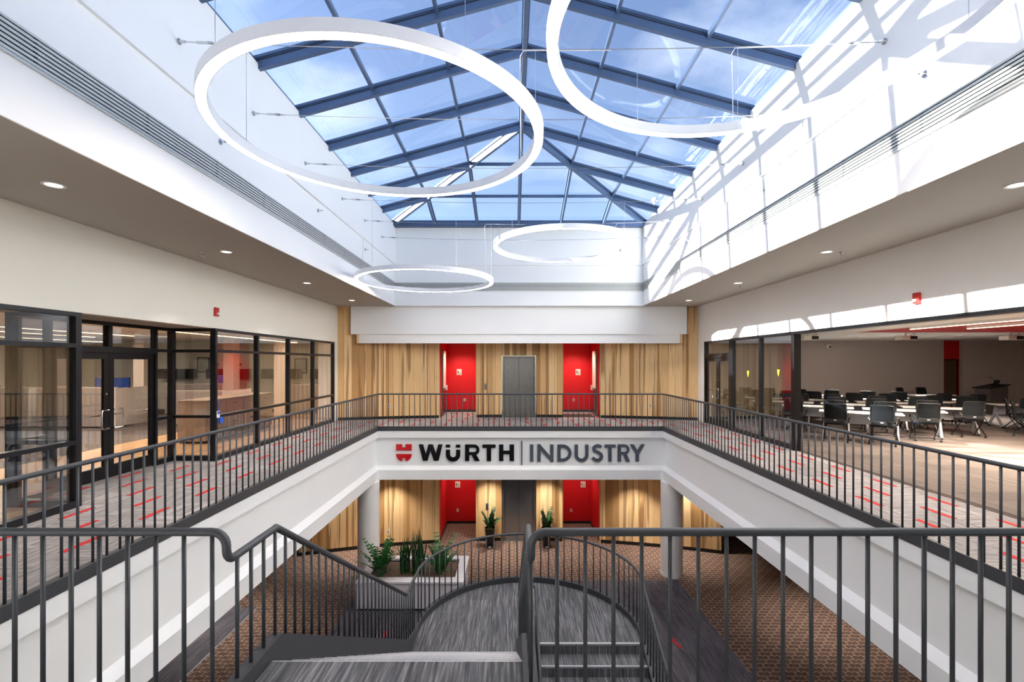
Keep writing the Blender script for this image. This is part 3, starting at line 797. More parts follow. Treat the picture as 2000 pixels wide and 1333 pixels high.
glyph('letter_n', 'sign_grey', [z5([(366, 98), (414, 98), (414, 348), (366, 348)]), z5([(552, 100), (600, 100), (600, 352), (552, 352)]), z5([(366, 96), (406, 96), (600, 320), (600, 354), (566, 354), (366, 128)])])
dpts = [(655, 123), (735, 123)] + [(735 + 102 * math.sin(a), 224 - 101 * math.cos(a)) for a in [PI * k / 14 for k in range(1, 14)]] + [(735, 325), (655, 325)]
glyph('letter_d', 'sign_grey', [z5([(655, 100), (704, 100), (704, 348), (655, 348)])] + [z5(q) for q in ribbon(dpts, 46)])
upts = [(929, 100), (929, 252)] + [(1005 - 76 * math.cos(a), 252 + 76 * math.sin(a)) for a in [PI * k / 14 for k in range(1, 14)]] + [(1081, 252), (1081, 100)]
glyph('letter_u', 'sign_grey', [z5(q) for q in ribbon(upts, 48)])
spts = [(1290, 142), (1270, 126), (1245, 119), (1215, 123), (1190, 140), (1182, 165), (1192, 188), (1220, 204), (1256, 220), (1284, 242), (1294, 272), (1284, 304), (1258, 324), (1228, 328), (1196, 318), (1164, 290)]
glyph('letter_s', 'sign_grey', [z5(q) for q in ribbon(spts, 46)])
glyph('letter_t', 'sign_grey', [z5([(1337, 100), (1497, 100), (1497, 144), (1337, 144)]), z5([(1391, 144), (1439, 144), (1439, 348), (1391, 348)])])
letter_R('letter_r', 'sign_grey', z5, 1526, 1702, 98, 348, 50, 146)
glyph('letter_y', 'sign_grey', [z5([(1704, 98), (1760, 98), (1835, 226), (1835, 262), (1785, 240)]), z5([(1864, 98), (1921, 98), (1836, 240), (1785, 246), (1785, 230)]), z5([(1785, 226), (1834, 226), (1834, 348), (1785, 348)])])

# ------------------------------------------------------------------ guard rails
RR, BR = 0.0245, 0.0125
def bal_mesh(h): return MB().tube([(0, 0, 0), (0, 0, h)], BR, 8, True).mesh('baluster', 'rail')
_bm = {}
def baluster(parent, x, y, z0, z1):
    k = round(z1 - z0, 3)
    if k not in _bm:
        me = bal_mesh(k); me.polygons.foreach_set('use_smooth', [len(p.vertices) == 4 for p in me.polygons]); _bm[k] = me
    return place('baluster', _bm[k], parent, (x, y, z0))
def railing(label, pts, bals, group='guard rails'):
    r = empty('guard_rail'); tag(r, label, 'railing', group)
    MB().tube(pts, RR, 14).build('handrail', 'rail', r, smooth=True)
    for x, y, z0, z1 in bals: baluster(r, x, y, z0, z1)
    return r
def arange(a, b, st):
    n = int(round((b - a) / st)); return [a + (b - a) * k / n for k in range(n + 1)]
RZ = 1.04
railing('charcoal baluster guard rail along the left walkway edge', [(XL, 2.86, RZ), (XL, YF, RZ)], [(XL, y, 0, RZ) for y in arange(3.0, YF - 0.168, 0.168)])
railing('charcoal baluster guard rail along the right walkway edge', [(XR, 2.86, RZ), (XR, YF, RZ)], [(XR, y, 0, RZ) for y in arange(3.0, YF - 0.168, 0.168)])
railing('charcoal baluster guard rail across the far edge above the sign', [(XL, YF, RZ), (XR, YF, RZ)], [(x, YF, 0, RZ) for x in arange(XL, XR, 0.168)])
# gooseneck profile joining a level guard rail to a stair rail (outer X=-1.70, inner X=0.115)
XO, XI = -1.70, 0.115
def goose(x, s):
    """from the level rail (travelling towards x), drop and turn down the flight"""
    P = [(x - s * 0.20, YN, RZ)]
    for k in range(7):
        a = PI / 2 * k / 6; P.append((x - s * 0.085 + s * 0.085 * math.sin(a), YN, RZ - 0.085 + 0.085 * math.cos(a)))
    P.append((x, YN, RZ - 0.105))
    for k in range(1, 6):
        a = PI / 2 * k / 5; P.append((x, YN + 0.075 - 0.075 * math.cos(a), RZ - 0.105 - 0.075 * math.sin(a)))
    return P
nb = [(x, YN, 0, RZ) for x in [(-585.5 - 55.1 * k) * YN / F for k in range(0, 15)] if x > XL]
railing('charcoal guard rail at the stair head, left stretch', [(XL, YN, RZ), (XO - 0.20, YN, RZ)], nb)
nb = [(x, YN, 0, RZ) for x in [(88 + 55.15 * k) * YN / F for k in range(0, 28)] if x < XR]
railing('charcoal guard rail at the stair head, right stretch', [(XR, YN, RZ), (XI + 0.20, YN, RZ)], nb)

# ------------------------------------------------------------------ staircase
RISE, RUN, Y0 = 0.1813, 0.304, 3.25
ZLD = -15 * RISE                         # landing level
YL = Y0 + 14 * RUN                       # last nosing of the upper flight
CX, CY, CR = 0.28, 8.33, 1.97            # half-round landing
R2, RUN2, YB = (ZLD - ZL) / 11.0, 0.33, 8.03
st = empty('staircase', (0, 0, 0)); tag(st, 'carpeted switchback staircase with a half-round landing in the atrium', 'staircase')
tx0, tx1 = XO + 0.05, XI - 0.04
def step(x0, x1, yn, z, run, s):
    """tread whose nosing is at yn, descending towards s"""
    ya, yb = sorted((yn - 0.0, yn - s * run)); MB().box(x0, x1, ya, yb + 0.0, z - 0.05, z).build('tread', 'carpet_stair', st)
    dp, fh = (0.0075, 0.014) if s > 0 else (0.03, 0.034)
    ya, yb = sorted((yn - s * dp, yn + s * 0.006)); MB().box(x0, x1, ya, yb, z - fh, z + 0.001).build('nosing', 'nosing', st, bevel=0.005)
for i in range(15):
    yn = Y0 + i * RUN; z = -i * RISE
    step(tx0, tx1, yn, z, RUN + 0.02 if i else 0.45, 1)
    MB().box(tx0, tx1, yn - 0.03, yn, z - RISE, z - 0.03).build('riser', 'carpet_stair', st)
for i in range(11):
    yn = YB - i * RUN2; z = ZLD - i * R2
    if i: step(0.43, 2.21, yn, z, RUN2 + 0.02, -1)
    else: MB().box(0.43, 2.21, yn - 0.012, yn + 0.04, z - 0.036, z + 0.004).build('nosing', 'nosing', st, bevel=0.006)
    MB().box(0.43, 2.21, yn - 0.006, yn + 0.03, z - R2, z - 0.031).build('riser', 'carpet_stair', st)
# landing: straight part and half disc
ld = [(XO, YL - 0.02), (XI + 0.3, YL - 0.02), (XI + 0.3, YB), (CX + CR, YB)] + [(CX + CR * math.cos(a), CY + CR * math.sin(a)) for a in [PI * k / 40 for k in range(41)]]
MB().prism(ld, lambda u, v: (u, v, ZLD), lambda u, v: (u, v, ZLD - 0.28)).build('landing', 'carpet_stair', st)
MB().lathe([(CR - 0.03, -0.02), (CR - 0.03, 0.11), (CR + 0.05, 0.11), (CR + 0.05, -0.30), (CR - 0.03, -0.30)], (CX, CY, ZLD), 48, 0, PI).build('landing_rim', 'curb', st)
SLP = RISE / RUN
def stringer(x, w, pts, dep, nm='stringer'):
    """pts: (y,z) of the top edge"""
    poly = pts + [(y, z - dep) for y, z in reversed(pts)]
    MB().prism(poly, lambda u, v: (x - w / 2, u, v), lambda u, v: (x + w / 2, u, v)).build(nm, 'curb', st)
topz = 0.10
up_pts = [(YN - 0.02, topz), (3.41, topz), (7.67, topz - 4.26 * SLP), (8.33, ZLD + 0.11)]
stringer(XO, 0.09, up_pts, 0.42)
stringer(XI, 0.09, [(YN - 0.02, topz), (3.41, topz), (7.67, topz - 4.26 * SLP)], 0.42)
SL2 = R2 / RUN2
yend = YB - 10 * RUN2 - 0.3
low_pts = [(8.33, ZLD + 0.11), (8.2, ZLD + 0.11), (yend, ZLD + 0.11 - (8.2 - yend) * SL2)]
stringer(CX + CR, 0.08, low_pts, 0.40); stringer(0.39, 0.08, [(8.1, ZLD + 0.11), (yend, ZLD + 0.11 - (8.1 - yend) * SL2)], 0.40)
# closed soffits under the flights
MB().prism([(Y0, -0.3), (YL + 0.1, ZLD - 0.2), (YL + 0.1, ZLD - 0.28), (Y0 - 0.1, -0.42)], lambda u, v: (tx0, u, v), lambda u, v: (tx1, u, v)).build('flight_soffit', 'ceil_white', st)
MB().prism([(YB, ZLD - 0.3), (yend + 0.1, ZL + 0.02), (yend + 0.6, ZL), (YB, ZLD - 0.42)], lambda u, v: (0.43, u, v), lambda u, v: (2.21, u, v)).build('flight_soffit', 'ceil_white', st)
# stair rails
ZRL = -1.68
def arc_pts(n=30): return [(CX + CR * math.cos(a), CY + CR * math.sin(a), ZRL) for a in [PI - PI * k / n for k in range(n + 1)]]
zg = RZ - 0.18
outer = goose(XO, 1)[0:] + [(XO, 3.38, zg), (XO, 3.41, zg + 0.002)] + [(XO, 7.60, ZRL + 0.0), (XO + 0.005, 7.68, ZRL)] + arc_pts()[1:] + [(CX + CR, 8.28, ZRL), (CX + CR, yend + 0.1, ZRL - (8.28 - yend - 0.1) * SL2)]
def zin(pts, y):
    for (ya, za), (yb, zb) in zip(pts, pts[1:]):
        if min(ya, yb) <= y <= max(ya, yb): return za + (zb - za) * (y - ya) / (yb - ya) if yb != ya else za
    return pts[-1][1]
rl = [(YN, zg), (3.41, zg), (7.64, ZRL), (8.4, ZRL)]
bo = [(XO, y, zin(up_pts, y), zin(rl, y)) for y in [2.93 + 0.156 * k for k in range(35)] if y < 8.3]
na = int(PI * CR / 0.168)
bo += [(CX + CR * math.cos(PI - PI * k / na), CY + CR * math.sin(PI - PI * k / na), ZLD + 0.11, ZRL) for k in range(1, na + 1)]
rl2 = [(8.28, ZRL), (yend, ZRL - (8.28 - yend) * SL2)]
bo += [(CX + CR, y, zin(low_pts, y), zin(rl2, y)) for y in [8.16 - 0.156 * k for k in range(25)] if y > yend + 0.1]
railing('charcoal stair rail sweeping round the half-round landing', outer, bo, 'stair rails')
inner = goose(XI, -1) + [(XI, 3.38, zg), (XI, 3.41, zg + 0.002), (XI, 7.55, ZRL + 0.01), (XI + 0.01, 7.72, ZRL), (XI + 0.08, 7.86, ZRL), (XI + 0.19, 7.92, ZRL), (0.385, 7.86, ZRL), (0.39, 7.76, ZRL - 0.04), (0.39, yend + 0.1, ZRL - (7.8 - yend - 0.1) * SL2)]
bi = [(XI, y, zin([(YN - 0.02, topz), (3.41, topz), (7.67, topz - 4.26 * SLP)], y), zin(rl, y)) for y in [2.88 + 0.156 * k for k in range(31)] if y < 7.65]
bi += [(0.39, y, zin([(8.1, ZLD + 0.11), (yend, ZLD + 0.11 - (8.1 - yend) * SL2)], y), zin([(7.8, ZRL), (yend, ZRL - (7.8 - yend) * SL2)], y)) for y in [7.7 - 0.156 * k for k in range(22)] if y > yend + 0.1]
railing('charcoal stair rail down the middle between the two flights', inner, bi, 'stair rails')

# ------------------------------------------------------------------ ring pendants and suspension cables
CAB_Y = [2.35, 4.05, 5.75, 7.41, 9.27, 11.28, 13.0, 14.7]
CAB_Z = 5.95
def sag(x): u = (x - SL) / (SR - SL); return CAB_Z - 0.10 * 4 * u * (1 - u)
for k, y in enumerate(CAB_Y):
    r = empty('suspension_cable', (0, y, CAB_Z)); tag(r, 'thin steel cable stretched across the skylight well, %s from the viewer' % ORD[k], 'cable', 'suspension cables')
    xa, xb = SL + 0.045, SR - 0.045
    MB().tube([(xa + (xb - xa) * q / 16, 0, sag(xa + (xb - xa) * q / 16) - CAB_Z) for q in range(17)], 0.0045, 6).build('wire', 'chrome', r, smooth=True)
    for s, x in ((1, xa), (-1, xb)):
        MB().tube([(x, 0, 0), (x + s * 0.02, 0, 0)], 0.035, 12).build('wall_plate', 'chrome', r, smooth=True)
        MB().tube([(x + s * 0.02, 0, 0), (x + s * 0.09, 0, -0.003)], [0.022, 0.014], 8).build('eye_bolt', 'chrome', r, smooth=True)
        MB().tube([(x + s * 0.09, 0, -0.003), (x + s * 0.22, 0, -0.012), (x + s * 0.23, 0, -0.012), (x + s * 0.42, 0, -0.02), (x + s * 0.43, 0, -0.02), (x + s * 0.52, 0, -0.025)], [0.008, 0.008, 0.016, 0.016, 0.008, 0.006], 8).build('turnbuckle', 'chrome', r, smooth=True)
def ring(label, c, R):
    r = empty('ring_pendant', c); tag(r, label, 'pendant light', 'ring pendants under the skylight')
    w, h = 0.105, 0.11
    MB().lathe([(R, 0), (R, h), (R - w, h), (R - w, 0), (R - w + 0.006, 0), (R - w + 0.006, 0.012), (R - 0.006, 0.012), (R - 0.006, 0), (R, 0)], n=120).build('ring_housing', 'ring', r, smooth=True)
    MB().lathe([(R - w + 0.007, 0.004), (R - 0.007, 0.004)], n=120).build('light_diffuser', 'diffuser', r, smooth=True)
    rm = R - w / 2
    for y in CAB_Y:
        dy = y - c[1]
        if abs(dy) < rm * 0.97:
            for s in (-1, 1):
                x = s * math.sqrt(rm * rm - dy * dy)
                zt = sag(c[0] + x) - c[2]
                MB().tube([(x, dy, h), (x, dy, zt)], 0.0028, 6).build('hanger_wire', 'chrome', r)
                MB().tube([(x, dy, h), (x, dy, h + 0.035)], 0.009, 8).build('gripper', 'chrome', r)
    # white power feed
    yb = max([y for y in CAB_Y if y < c[1] + rm * 0.97]); dy = yb - c[1]; x = math.sqrt(max(0, rm * rm - dy * dy)) * 0.9
    y2 = math.sqrt(rm * rm - x * x)
    zt = sag(c[0] + x) - c[2]
    MB().tube([(x, y2, h), (x + 0.01, y2 - 0.01, h + 0.1), (x, (y2 + dy) / 2, zt * 0.7), (x - 0.01, dy, zt - 0.08), (x + 0.03, dy, zt - 0.012), (x + 1.1, dy, sag(c[0] + x + 1.1) - c[2] - 0.012)], 0.004, 6).build('power_cord', 'ring', r, smooth=True)
    return r
ring('large glowing white ring pendant at upper left, close to viewer', (-1.47, 5.47, 4.60), 1.83)
ring('large glowing white ring pendant at upper right, cut by frame edge', (2.13, 4.08, 4.855), 1.83)
ring('distant glowing ring pendant at right just below the skylight', (1.34, 12.45, 5.07), 1.83)
ring('distant glowing ring pendant hanging lowest, left of centre', (-2.33, 12.75, 4.21), 1.83)

# ------------------------------------------------------------------ downlights, sprinklers, alarms
def downlight(loc, label, group='walkway downlights', energy=125):
    r = empty('downlight', loc); tag(r, label, 'downlight', group)
    MB().lathe([(0.075, 0.0), (0.105, 0.0), (0.11, -0.006), (0.105, -0.010), (0.078, -0.008), (0.075, 0.0)], n=28).build('trim_ring', 'ring', r, smooth=True)
    MB().lathe([(0, -0.003), (0.078, -0.003)], n=28).build('lens', 'downlight', r)
    ldt = bpy.data.lights.new('downlight_lamp', 'SPOT'); ldt.energy = energy; ldt.spot_size = math.radians(92); ldt.spot_blend = 0.75
    ldt.shadow_soft_size = 0.07; ldt.color = (1.0, 0.93, 0.86)
    q = bpy.data.objects.new('downlight_lamp', ldt); COL.objects.link(q); q.parent = r; q.location = (0, 0, -0.02)
NEARS = ['nearest', 'second', 'third', 'farthest']
for k, y in enumerate((5.27, 8.46, 11.78, 15.07)):
    downlight((-5.10, y, ZS), 'recessed downlight in the left walkway soffit, %s of four' % NEARS[k])
    downlight((5.62, y, ZS), 'recessed downlight in the right walkway soffit, %s of four' % NEARS[k])
for k, x in enumerate((-6.2, -4.2, -0.8, 1.25, 4.3, 6.2)):
    downlight((x, 16.5 if abs(x) > 2 else 17.0, ZB), 'downlight in the lower ceiling washing the planks, %s from the left' % ORD[k], 'lower level downlights', 150)
for k, (x, y) in enumerate(((-7.5, 12), (-7.5, 7.5), (8.0, 12), (8.0, 7.5))):
    downlight((x, y, ZB), 'downlight in the lower ceiling %s the %s walkway' % (('far under', 'midway under')[k % 2], 'left' if x < 0 else 'right'), 'lower level downlights', 150)
def sprinkler(loc, label):
    r = empty('sprinkler', loc); tag(r, label, 'sprinkler', 'ceiling sprinklers')
    MB().lathe([(0, 0), (0.04, 0), (0.035, -0.008), (0, -0.008)], n=16).build('escutcheon', 'chrome', r, smooth=True)
    MB().tube([(0, 0, 0), (0, 0, -0.05)], 0.012, 8).build('body', 'chrome', r)
    MB().lathe([(0, -0.068), (0.026, -0.068), (0.026, -0.065), (0, -0.065)], n=16).box(-0.003, 0.003, -0.016, 0.016, -0.067, -0.045).build('deflector', 'chrome', r)
for k, y in enumerate((8.5, 12.25, 16.25)):
    sprinkler((-5.54, y, ZS), 'chrome sprinkler in the left soffit, %s from the viewer' % ORD[k])
    sprinkler((5.9, y, ZS), 'chrome sprinkler in the right soffit, %s from the viewer' % ORD[k])
def side_sprinkler(loc, s, label):
    r = empty('sidewall_sprinkler', loc); tag(r, label, 'sprinkler', 'sidewall sprinklers')
    MB().tube([(0, 0, 0), (s * 0.01, 0, 0)], 0.04, 14).build('escutcheon', 'chrome', r)
    MB().tube([(0, 0, 0), (s * 0.07, 0, 0)], 0.013, 8).build('body', 'chrome', r)
    MB().box(min(s * 0.07, s * 0.1), max(s * 0.07, s * 0.1), -0.03, 0.03, 0.0, 0.006).build('deflector', 'chrome', r)
for k, (y, z) in enumerate(((6.65, 5.15), (10.0, 5.26), (13.2, 5.2))):
    side_sprinkler((SL, y, z), 1, 'chrome sidewall sprinkler on the left well wall, %s from the viewer' % ORD[k])
for k, (y, z) in enumerate(((5.25, 5.25), (8.6, 5.2), (12.2, 5.2))):
    side_sprinkler((SR, y, z), -1, 'chrome sidewall sprinkler on the right well wall, %s from the viewer' % ORD[k])
def alarm(loc, s, label):
    r = empty('fire_alarm', loc); tag(r, label, 'fire alarm', 'red fire alarms')
    a, b = sorted((0, s * 0.05)); MB().box(a, b, -0.06, 0.06, -0.09, 0.09).build('body', 'alarm', r, bevel=0.01)
    a, b = sorted((s * 0.05, s * 0.075)); MB().box(a, b, -0.035, 0.035, -0.06, -0.015).build('strobe_lens', 'lens', r, bevel=0.008)
    a, b = sorted((s * 0.05, s * 0.056)); MB().box(a, b, -0.03, 0.03, 0.02, 0.06).build('horn_grille', 'alarm', r)
alarm((WL, 9.82, 3.10), 1, 'red fire alarm horn strobe on the cream left wall')
alarm((WR, 7.66, 3.09), -1, 'red fire alarm horn strobe on the sunlit right wall')

# ------------------------------------------------------------------ glazing helpers
def glazed(name, label, axis, fixed, a0, a1, verts, horizs, z0=0.0, z1=HEAD, w=0.055, dep=0.11, m='mull', first=None):
    """storefront in the plane axis=fixed from a0 to a1; verts: mullion positions, horizs: bar heights"""
    r = empty(name); struct(r, label)
    def bx(a, b, lo, hi, d=dep): return MB().box(fixed - d / 2, fixed + d / 2, a, b, lo, hi) if axis == 'x' else MB().box(a, b, fixed - d / 2, fixed + d / 2, lo, hi)
    for v in verts: bx(v - w / 2, v + w / 2, z0, z1).build('mullion', m, r)
    hs = [z0 + 0.09] + list(horizs) + [z1 - 0.06]
    for a, b in zip(verts, verts[1:]):
        bx(a + w / 2, b - w / 2, z0, z0 + 0.10).build('bottom_rail', m, r)
        bx(a + w / 2, b - w / 2, z1 - 0.06, z1).build('head_rail', m, r)
        for h in horizs: bx(a + w / 2, b - w / 2, h - 0.03, h + 0.03).build('cross_rail', m, r)
        hz = [z0 + 0.10] + [q for h in horizs for q in (h - 0.03, h + 0.03)] + [z1 - 0.06]
        for q in range(0, len(hz), 2): bx(a + w / 2, b - w / 2, hz[q], hz[q + 1], 0.012).build('pane', 'glass', r)
    return r
def door_pair(name, label, x, y0, y1, h, room):
    """two glazed leaves in the plane X=x; room = direction (sign) of the room side"""
    r = empty(name); struct(r, label)
    ym = (y0 + y1) / 2
    for a, b, s in ((y0, ym - 0.004, 1), (ym + 0.004, y1, -1)):
        lf = MB().box(x - 0.025, x + 0.025, a, a + 0.1, 0.02, h).box(x - 0.025, x + 0.025, b - 0.1, b, 0.02, h).box(x - 0.025, x + 0.025, a + 0.1, b - 0.1, 0.02, 0.24).box(x - 0.025, x + 0.025, a + 0.1, b - 0.1, h - 0.11, h).build('door_leaf', 'black', r)
        MB().box(x - 0.006, x + 0.006, a + 0.1, b - 0.1, 0.24, h - 0.11).build('pane', 'glass', lf)
        fr = -room                                   # walkway side
        yh = b - 0.06 if s > 0 else a + 0.06
        xx = x + fr * 0.025
        q = 0.07; z0, z1 = 0.90, 1.22
        dy = -s * 0.16
        MB().tube([(xx, yh, z0 + 0.01), (xx + fr * q * 0.7, yh, z0), (xx + fr * q, yh + dy * 0.15, z0), (xx + fr * q, yh + dy * 0.9, z0), (xx + fr * q, yh + dy, z0 + 0.03), (xx + fr * q, yh + dy, z1 - 0.03), (xx + fr * q, yh + dy * 0.9, z1), (xx + fr * q, yh + dy * 0.15, z1), (xx + fr * q * 0.7, yh, z1), (xx, yh, z1 - 0.01)], 0.0125, 8).build('pull_handle', 'chrome', lf, smooth=True)
        MB().tube([(x + room * 0.06, a + 0.04, 1.12), (x + room * 0.06, b - 0.04, 1.12)], 0.014, 8).build('push_bar', 'chrome', lf, smooth=True)
        if s > 0: MB().tube([(xx, b - 0.06, 1.5), (xx + fr * 0.012, b - 0.06, 1.5)], 0.022, 12).build('lock_cylinder', 'chrome', lf, smooth=True)
    return r

# ------------------------------------------------------------------ left side: office storefront
glazed('window_1', 'dark framed office glazing beside the near left walkway', 'x', WL - 0.05, 2.0, 6.72, [2.0, 3.55, 5.1, 6.72], [0.92, 2.29], w=0.09)
glazed('window_2', 'dark framed office glazing beside the far left walkway', 'x', WL - 0.05, 9.85, 16.38, [9.85, 11.49, 13.1, 14.72, 16.38], [0.92, 2.29], w=0.07)
XD = -7.12
glazed('window_3', 'glazed return panel beside the office doors', 'y', 9.92, XD, WL - 0.1, [XD, WL - 0.10], [0.92, 2.29], w=0.08)
glazed('window_4', 'near return panel of the office vestibule', 'y', 6.74, XD, WL - 0.1, [XD, WL - 0.10], [0.92, 2.29], w=0.08)
glazed('window_5', 'narrow sidelight right of the office doors', 'x', XD, 9.40, 9.90, [9.42, 9.88], [0.92, 2.29])
glazed('window_6', 'narrow sidelight left of the office doors', 'x', XD, 6.78, 7.28, [6.80, 7.26], [0.92, 2.29])
wt = empty('window_7'); struct(wt, 'transom glazing over the office doors')
MB().box(XD - 0.055, XD + 0.055, 7.28, 9.40, 2.22, 2.33).box(XD - 0.055, XD + 0.055, 7.28, 9.40, HEAD - 0.06, HEAD).build('frame', 'black', wt)
MB().box(XD - 0.055, XD + 0.055, 8.3, 8.38, 2.33, HEAD - 0.06).build('mullion', 'black', wt)
for a, b in ((7.29, 8.3), (8.38, 9.39)): MB().box(XD - 0.006, XD + 0.006, a, b, 2.33, HEAD - 0.06).build('pane', 'glass', wt)
door_pair('door_1', 'black framed glass double doors into the office', XD, 7.29, 9.39, 2.22, -1)
# blue tag and box on the storefront post
bt = empty('access_tag', (WL + 0.012, 9.86, 0.92)); tag(bt, 'blue card on a cord and blue box hung on the dark post', 'tag')
MB().tube([(0, -0.01, 0.36), (0.01, 0.05, 0.28), (0.006, 0.04, 0.1)], 0.006, 6).build('cord', 'blue', bt)
MB().box(0, 0.012, -0.02, 0.07, -0.02, 0.12).build('card', 'lens', bt); MB().box(0.012, 0.016, -0.01, 0.06, 0.05, 0.11).build('printed_square', 'blue', bt)
MB().box(0, 0.05, 0.03, 0.13, -0.14, -0.02).build('blue_box', 'blue', bt, bevel=0.008)

# office shell
struct(MB().box(-9.85, WL - 0.0, 2, 21, -0.1, -0.002).build('floor', 'oak'), 'oak plank strip of office floor behind the glazing')
struct(MB().box(-19, -9.85, 2, 21, -0.1, -0.002).build('floor', 'carpet_room'), 'office carpet beyond the oak strip')
struct(MB().box(-19, WL - 0.1, 2, 21, 2.95, 3.05).build('ceiling', 'ceil_white'), 'white office ceiling')
struct(MB().box(-19.1, -19, 2, 21, 0, 3).build('wall_office_left', 'cream'))
struct(MB().box(-19, WL, 20.9, 21, 0, 3).build('wall_office_far', 'cream'))
struct(MB().box(-19, WL, 1.9, 2.0, 0, 3).build('wall_office_near', 'cream'))
struct(MB().box(-6.75, -6.3, 16.5, 20.9, 0, 3).build('wall_office_right', 'white'))
for k, (x, y) in enumerate(((-14.2, 18.2), (-10.9, 18.4), (-8.9, 18.3))):
    c = MB().box(x - 0.2, x + 0.2, y - 0.2, y + 0.2, 0, 2.95).build('column', 'pink_door'); struct(c, 'square pale office column, %s from the left' % ORD[k])
def strip_light(name, label, x, y0, y1, z, power, group, axis='y'):
    r = empty(name, (x, (y0 + y1) / 2, z)); tag(r, label, 'light', group)
    L = (y1 - y0) / 2
    MB().box(-0.04, 0.04, -L, L, 0.0, 0.07).build('housing', 'ring', r)
    MB().box(-0.035, 0.035, -L, L, -0.008, 0.0).build('lens', 'tube', r)
    for s in (-0.8, 0.8): MB().tube([(0, s * L, 0.07), (0, s * L, 2.95 - z if z < 2.95 else 0.1)], 0.004, 6).build('hanger_wire', 'chrome', r)
    a = bpy.data.lights.new('strip_lamp', 'AREA'); a.shape = 'RECTANGLE'; a.size = 0.08; a.size_y = 2 * L; a.energy = power; a.color = (1, 0.86, 0.70)
    q = bpy.data.objects.new('strip_lamp', a); COL.objects.link(q); q.parent = r; q.location = (0, 0, -0.012)
    return r
strip_light('linear_light', 'warm linear light in the office, closer to the glass', -10.4, 8.6, 13.0, 2.78, 66, 'office linear lights')
strip_light('linear_light', 'warm linear light in the office, second from the glass', -12.0, 8.6, 13.6, 2.78, 66, 'office linear lights')
strip_light('linear_light', 'warm linear light deep in the office', -14.5, 12.0, 17.0, 2.78, 66, 'office linear lights')
strip_light('linear_light', 'warm linear light over the far office credenza', -8.2, 11.5, 18.0, 2.80, 45, 'office linear lights')

cr = empty('credenza', (-8.06, 13.55, 0)); tag(cr, 'long grey oak laminate filing credenza behind the office glazing', 'credenza')
MB().box(-0.36, 0.36, -1.63, 1.63, 0.06, 1.06).build('body', 'laminate', cr)
MB().box(-0.38, 0.38, -1.65, 1.65, 1.06, 1.09).build('worktop', 'laminate', cr)
MB().box(-0.34, 0.34, -1.6, 1.6, 0, 0.06).build('plinth', 'base_black', cr)
df = MB().box(0.36, 0.378, 0.01, 0.80, 0, 0.48).mesh('drawer_front', 'laminate'); dh = MB().box(0.378, 0.40, 0.33, 0.48, 0.37, 0.385).mesh('handle', 'black')
for k in range(4):
    for z in (0.07, 0.565):
        p = place('drawer_front', df, cr, (0, -1.63 + 0.815 * k, z)); place('handle', dh, p)

def workstation(label, x, y, w, h=1.25, d=1.6):
    r = empty('workstation', (x, y, 0)); tag(r, label, 'workstation', 'office workstations')
    MB().box(-w / 2, w / 2, -0.04, 0.04, 0.05, h).build('front_panel', 'panel_grey', r)
    MB().box(-w / 2 - 0.04, -w / 2, -0.04, d, 0.05, h).build('side_panel', 'panel_grey', r)
    MB().box(w / 2, w / 2 + 0.04, -0.04, d, 0.05, h).build('side_panel', 'panel_light', r)
    MB().box(-w / 2 - 0.05, w / 2 + 0.05, -0.05, 0.05, h, h + 0.025).build('panel_cap', 'panel_light', r)
    MB().box(-w / 2, w / 2, 0.04, 0.75, 0.70, 0.735).build('desk_top', 'panel_light', r)
    for s in (-1, 1): MB().box(s * (w / 2 - 0.45) - 0.2, s * (w / 2 - 0.45) + 0.2, 0.15, 0.7, 0.0, 0.70).build('pedestal', 'panel_light', r)
    return r
workstation('grey panelled workstation behind the office doors, first row', -13.6, 14.8, 2.4)
workstation('grey panelled workstation left behind the near glazing, first row', -16.4, 14.8, 2.6)
workstation('low grey workstation end seen right of the doors', -10.2, 15.4, 1.6, 1.12)
workstation('back row workstation under the overhead cabinets', -12.4, 18.5, 2.2, 1.2)
workstation('back row workstation beyond the credenza', -8.2, 18.9, 1.9, 1.15)
def monitor(label, x, y, z, rz=0):
    r = empty('monitor', (x, y, z), rz); tag(r, label, 'monitor', 'office monitors')
    MB().box(-0.26, 0.26, -0.02, 0.02, 0.50, 0.83).build('bezel', 'black_plastic', r, bevel=0.005)
    MB().box(-0.245, 0.245, -0.024, -0.02, 0.515, 0.815).build('screen', 'screen', r)
    MB().box(-0.02, 0.02, 0.02, 0.05, 0.0, 0.7).build('arm', 'black_plastic', r); MB().box(-0.09, 0.09, -0.06, 0.1, 0, 0.012).build('foot', 'black_plastic', r)
monitor('monitor on the desk behind the first workstation, left one', -13.2, 15.3, 0.735)
monitor('monitor on the desk behind the first workstation, right one', -12.6, 15.3, 0.735)
monitor('monitor on the back row desk near the pictures', -11.4, 18.8, 0.735)
for k, (x, w) in enumerate(((-14.6, 1.5), (-12.3, 1.6), (-10.0, 1.5), (-8.0, 1.3))):
    r = empty('overhead_cabinet', (x, 20.57, 1.35)); tag(r, 'dark overhead office cabinet on the back wall, %s from the left' % ORD[k], 'cabinet', 'overhead office cabinets')
    MB().box(-w / 2, w / 2, -0.3, 0.3, 0, 0.42).build('body', 'black_plastic', r)
    MB().box(-w / 2 + 0.01, -0.005, -0.315, -0.3, 0.01, 0.41).build('door', 'chair_mesh', r); MB().box(0.005, w / 2 - 0.01, -0.315, -0.3, 0.01, 0.41).build('door', 'chair_mesh', r)
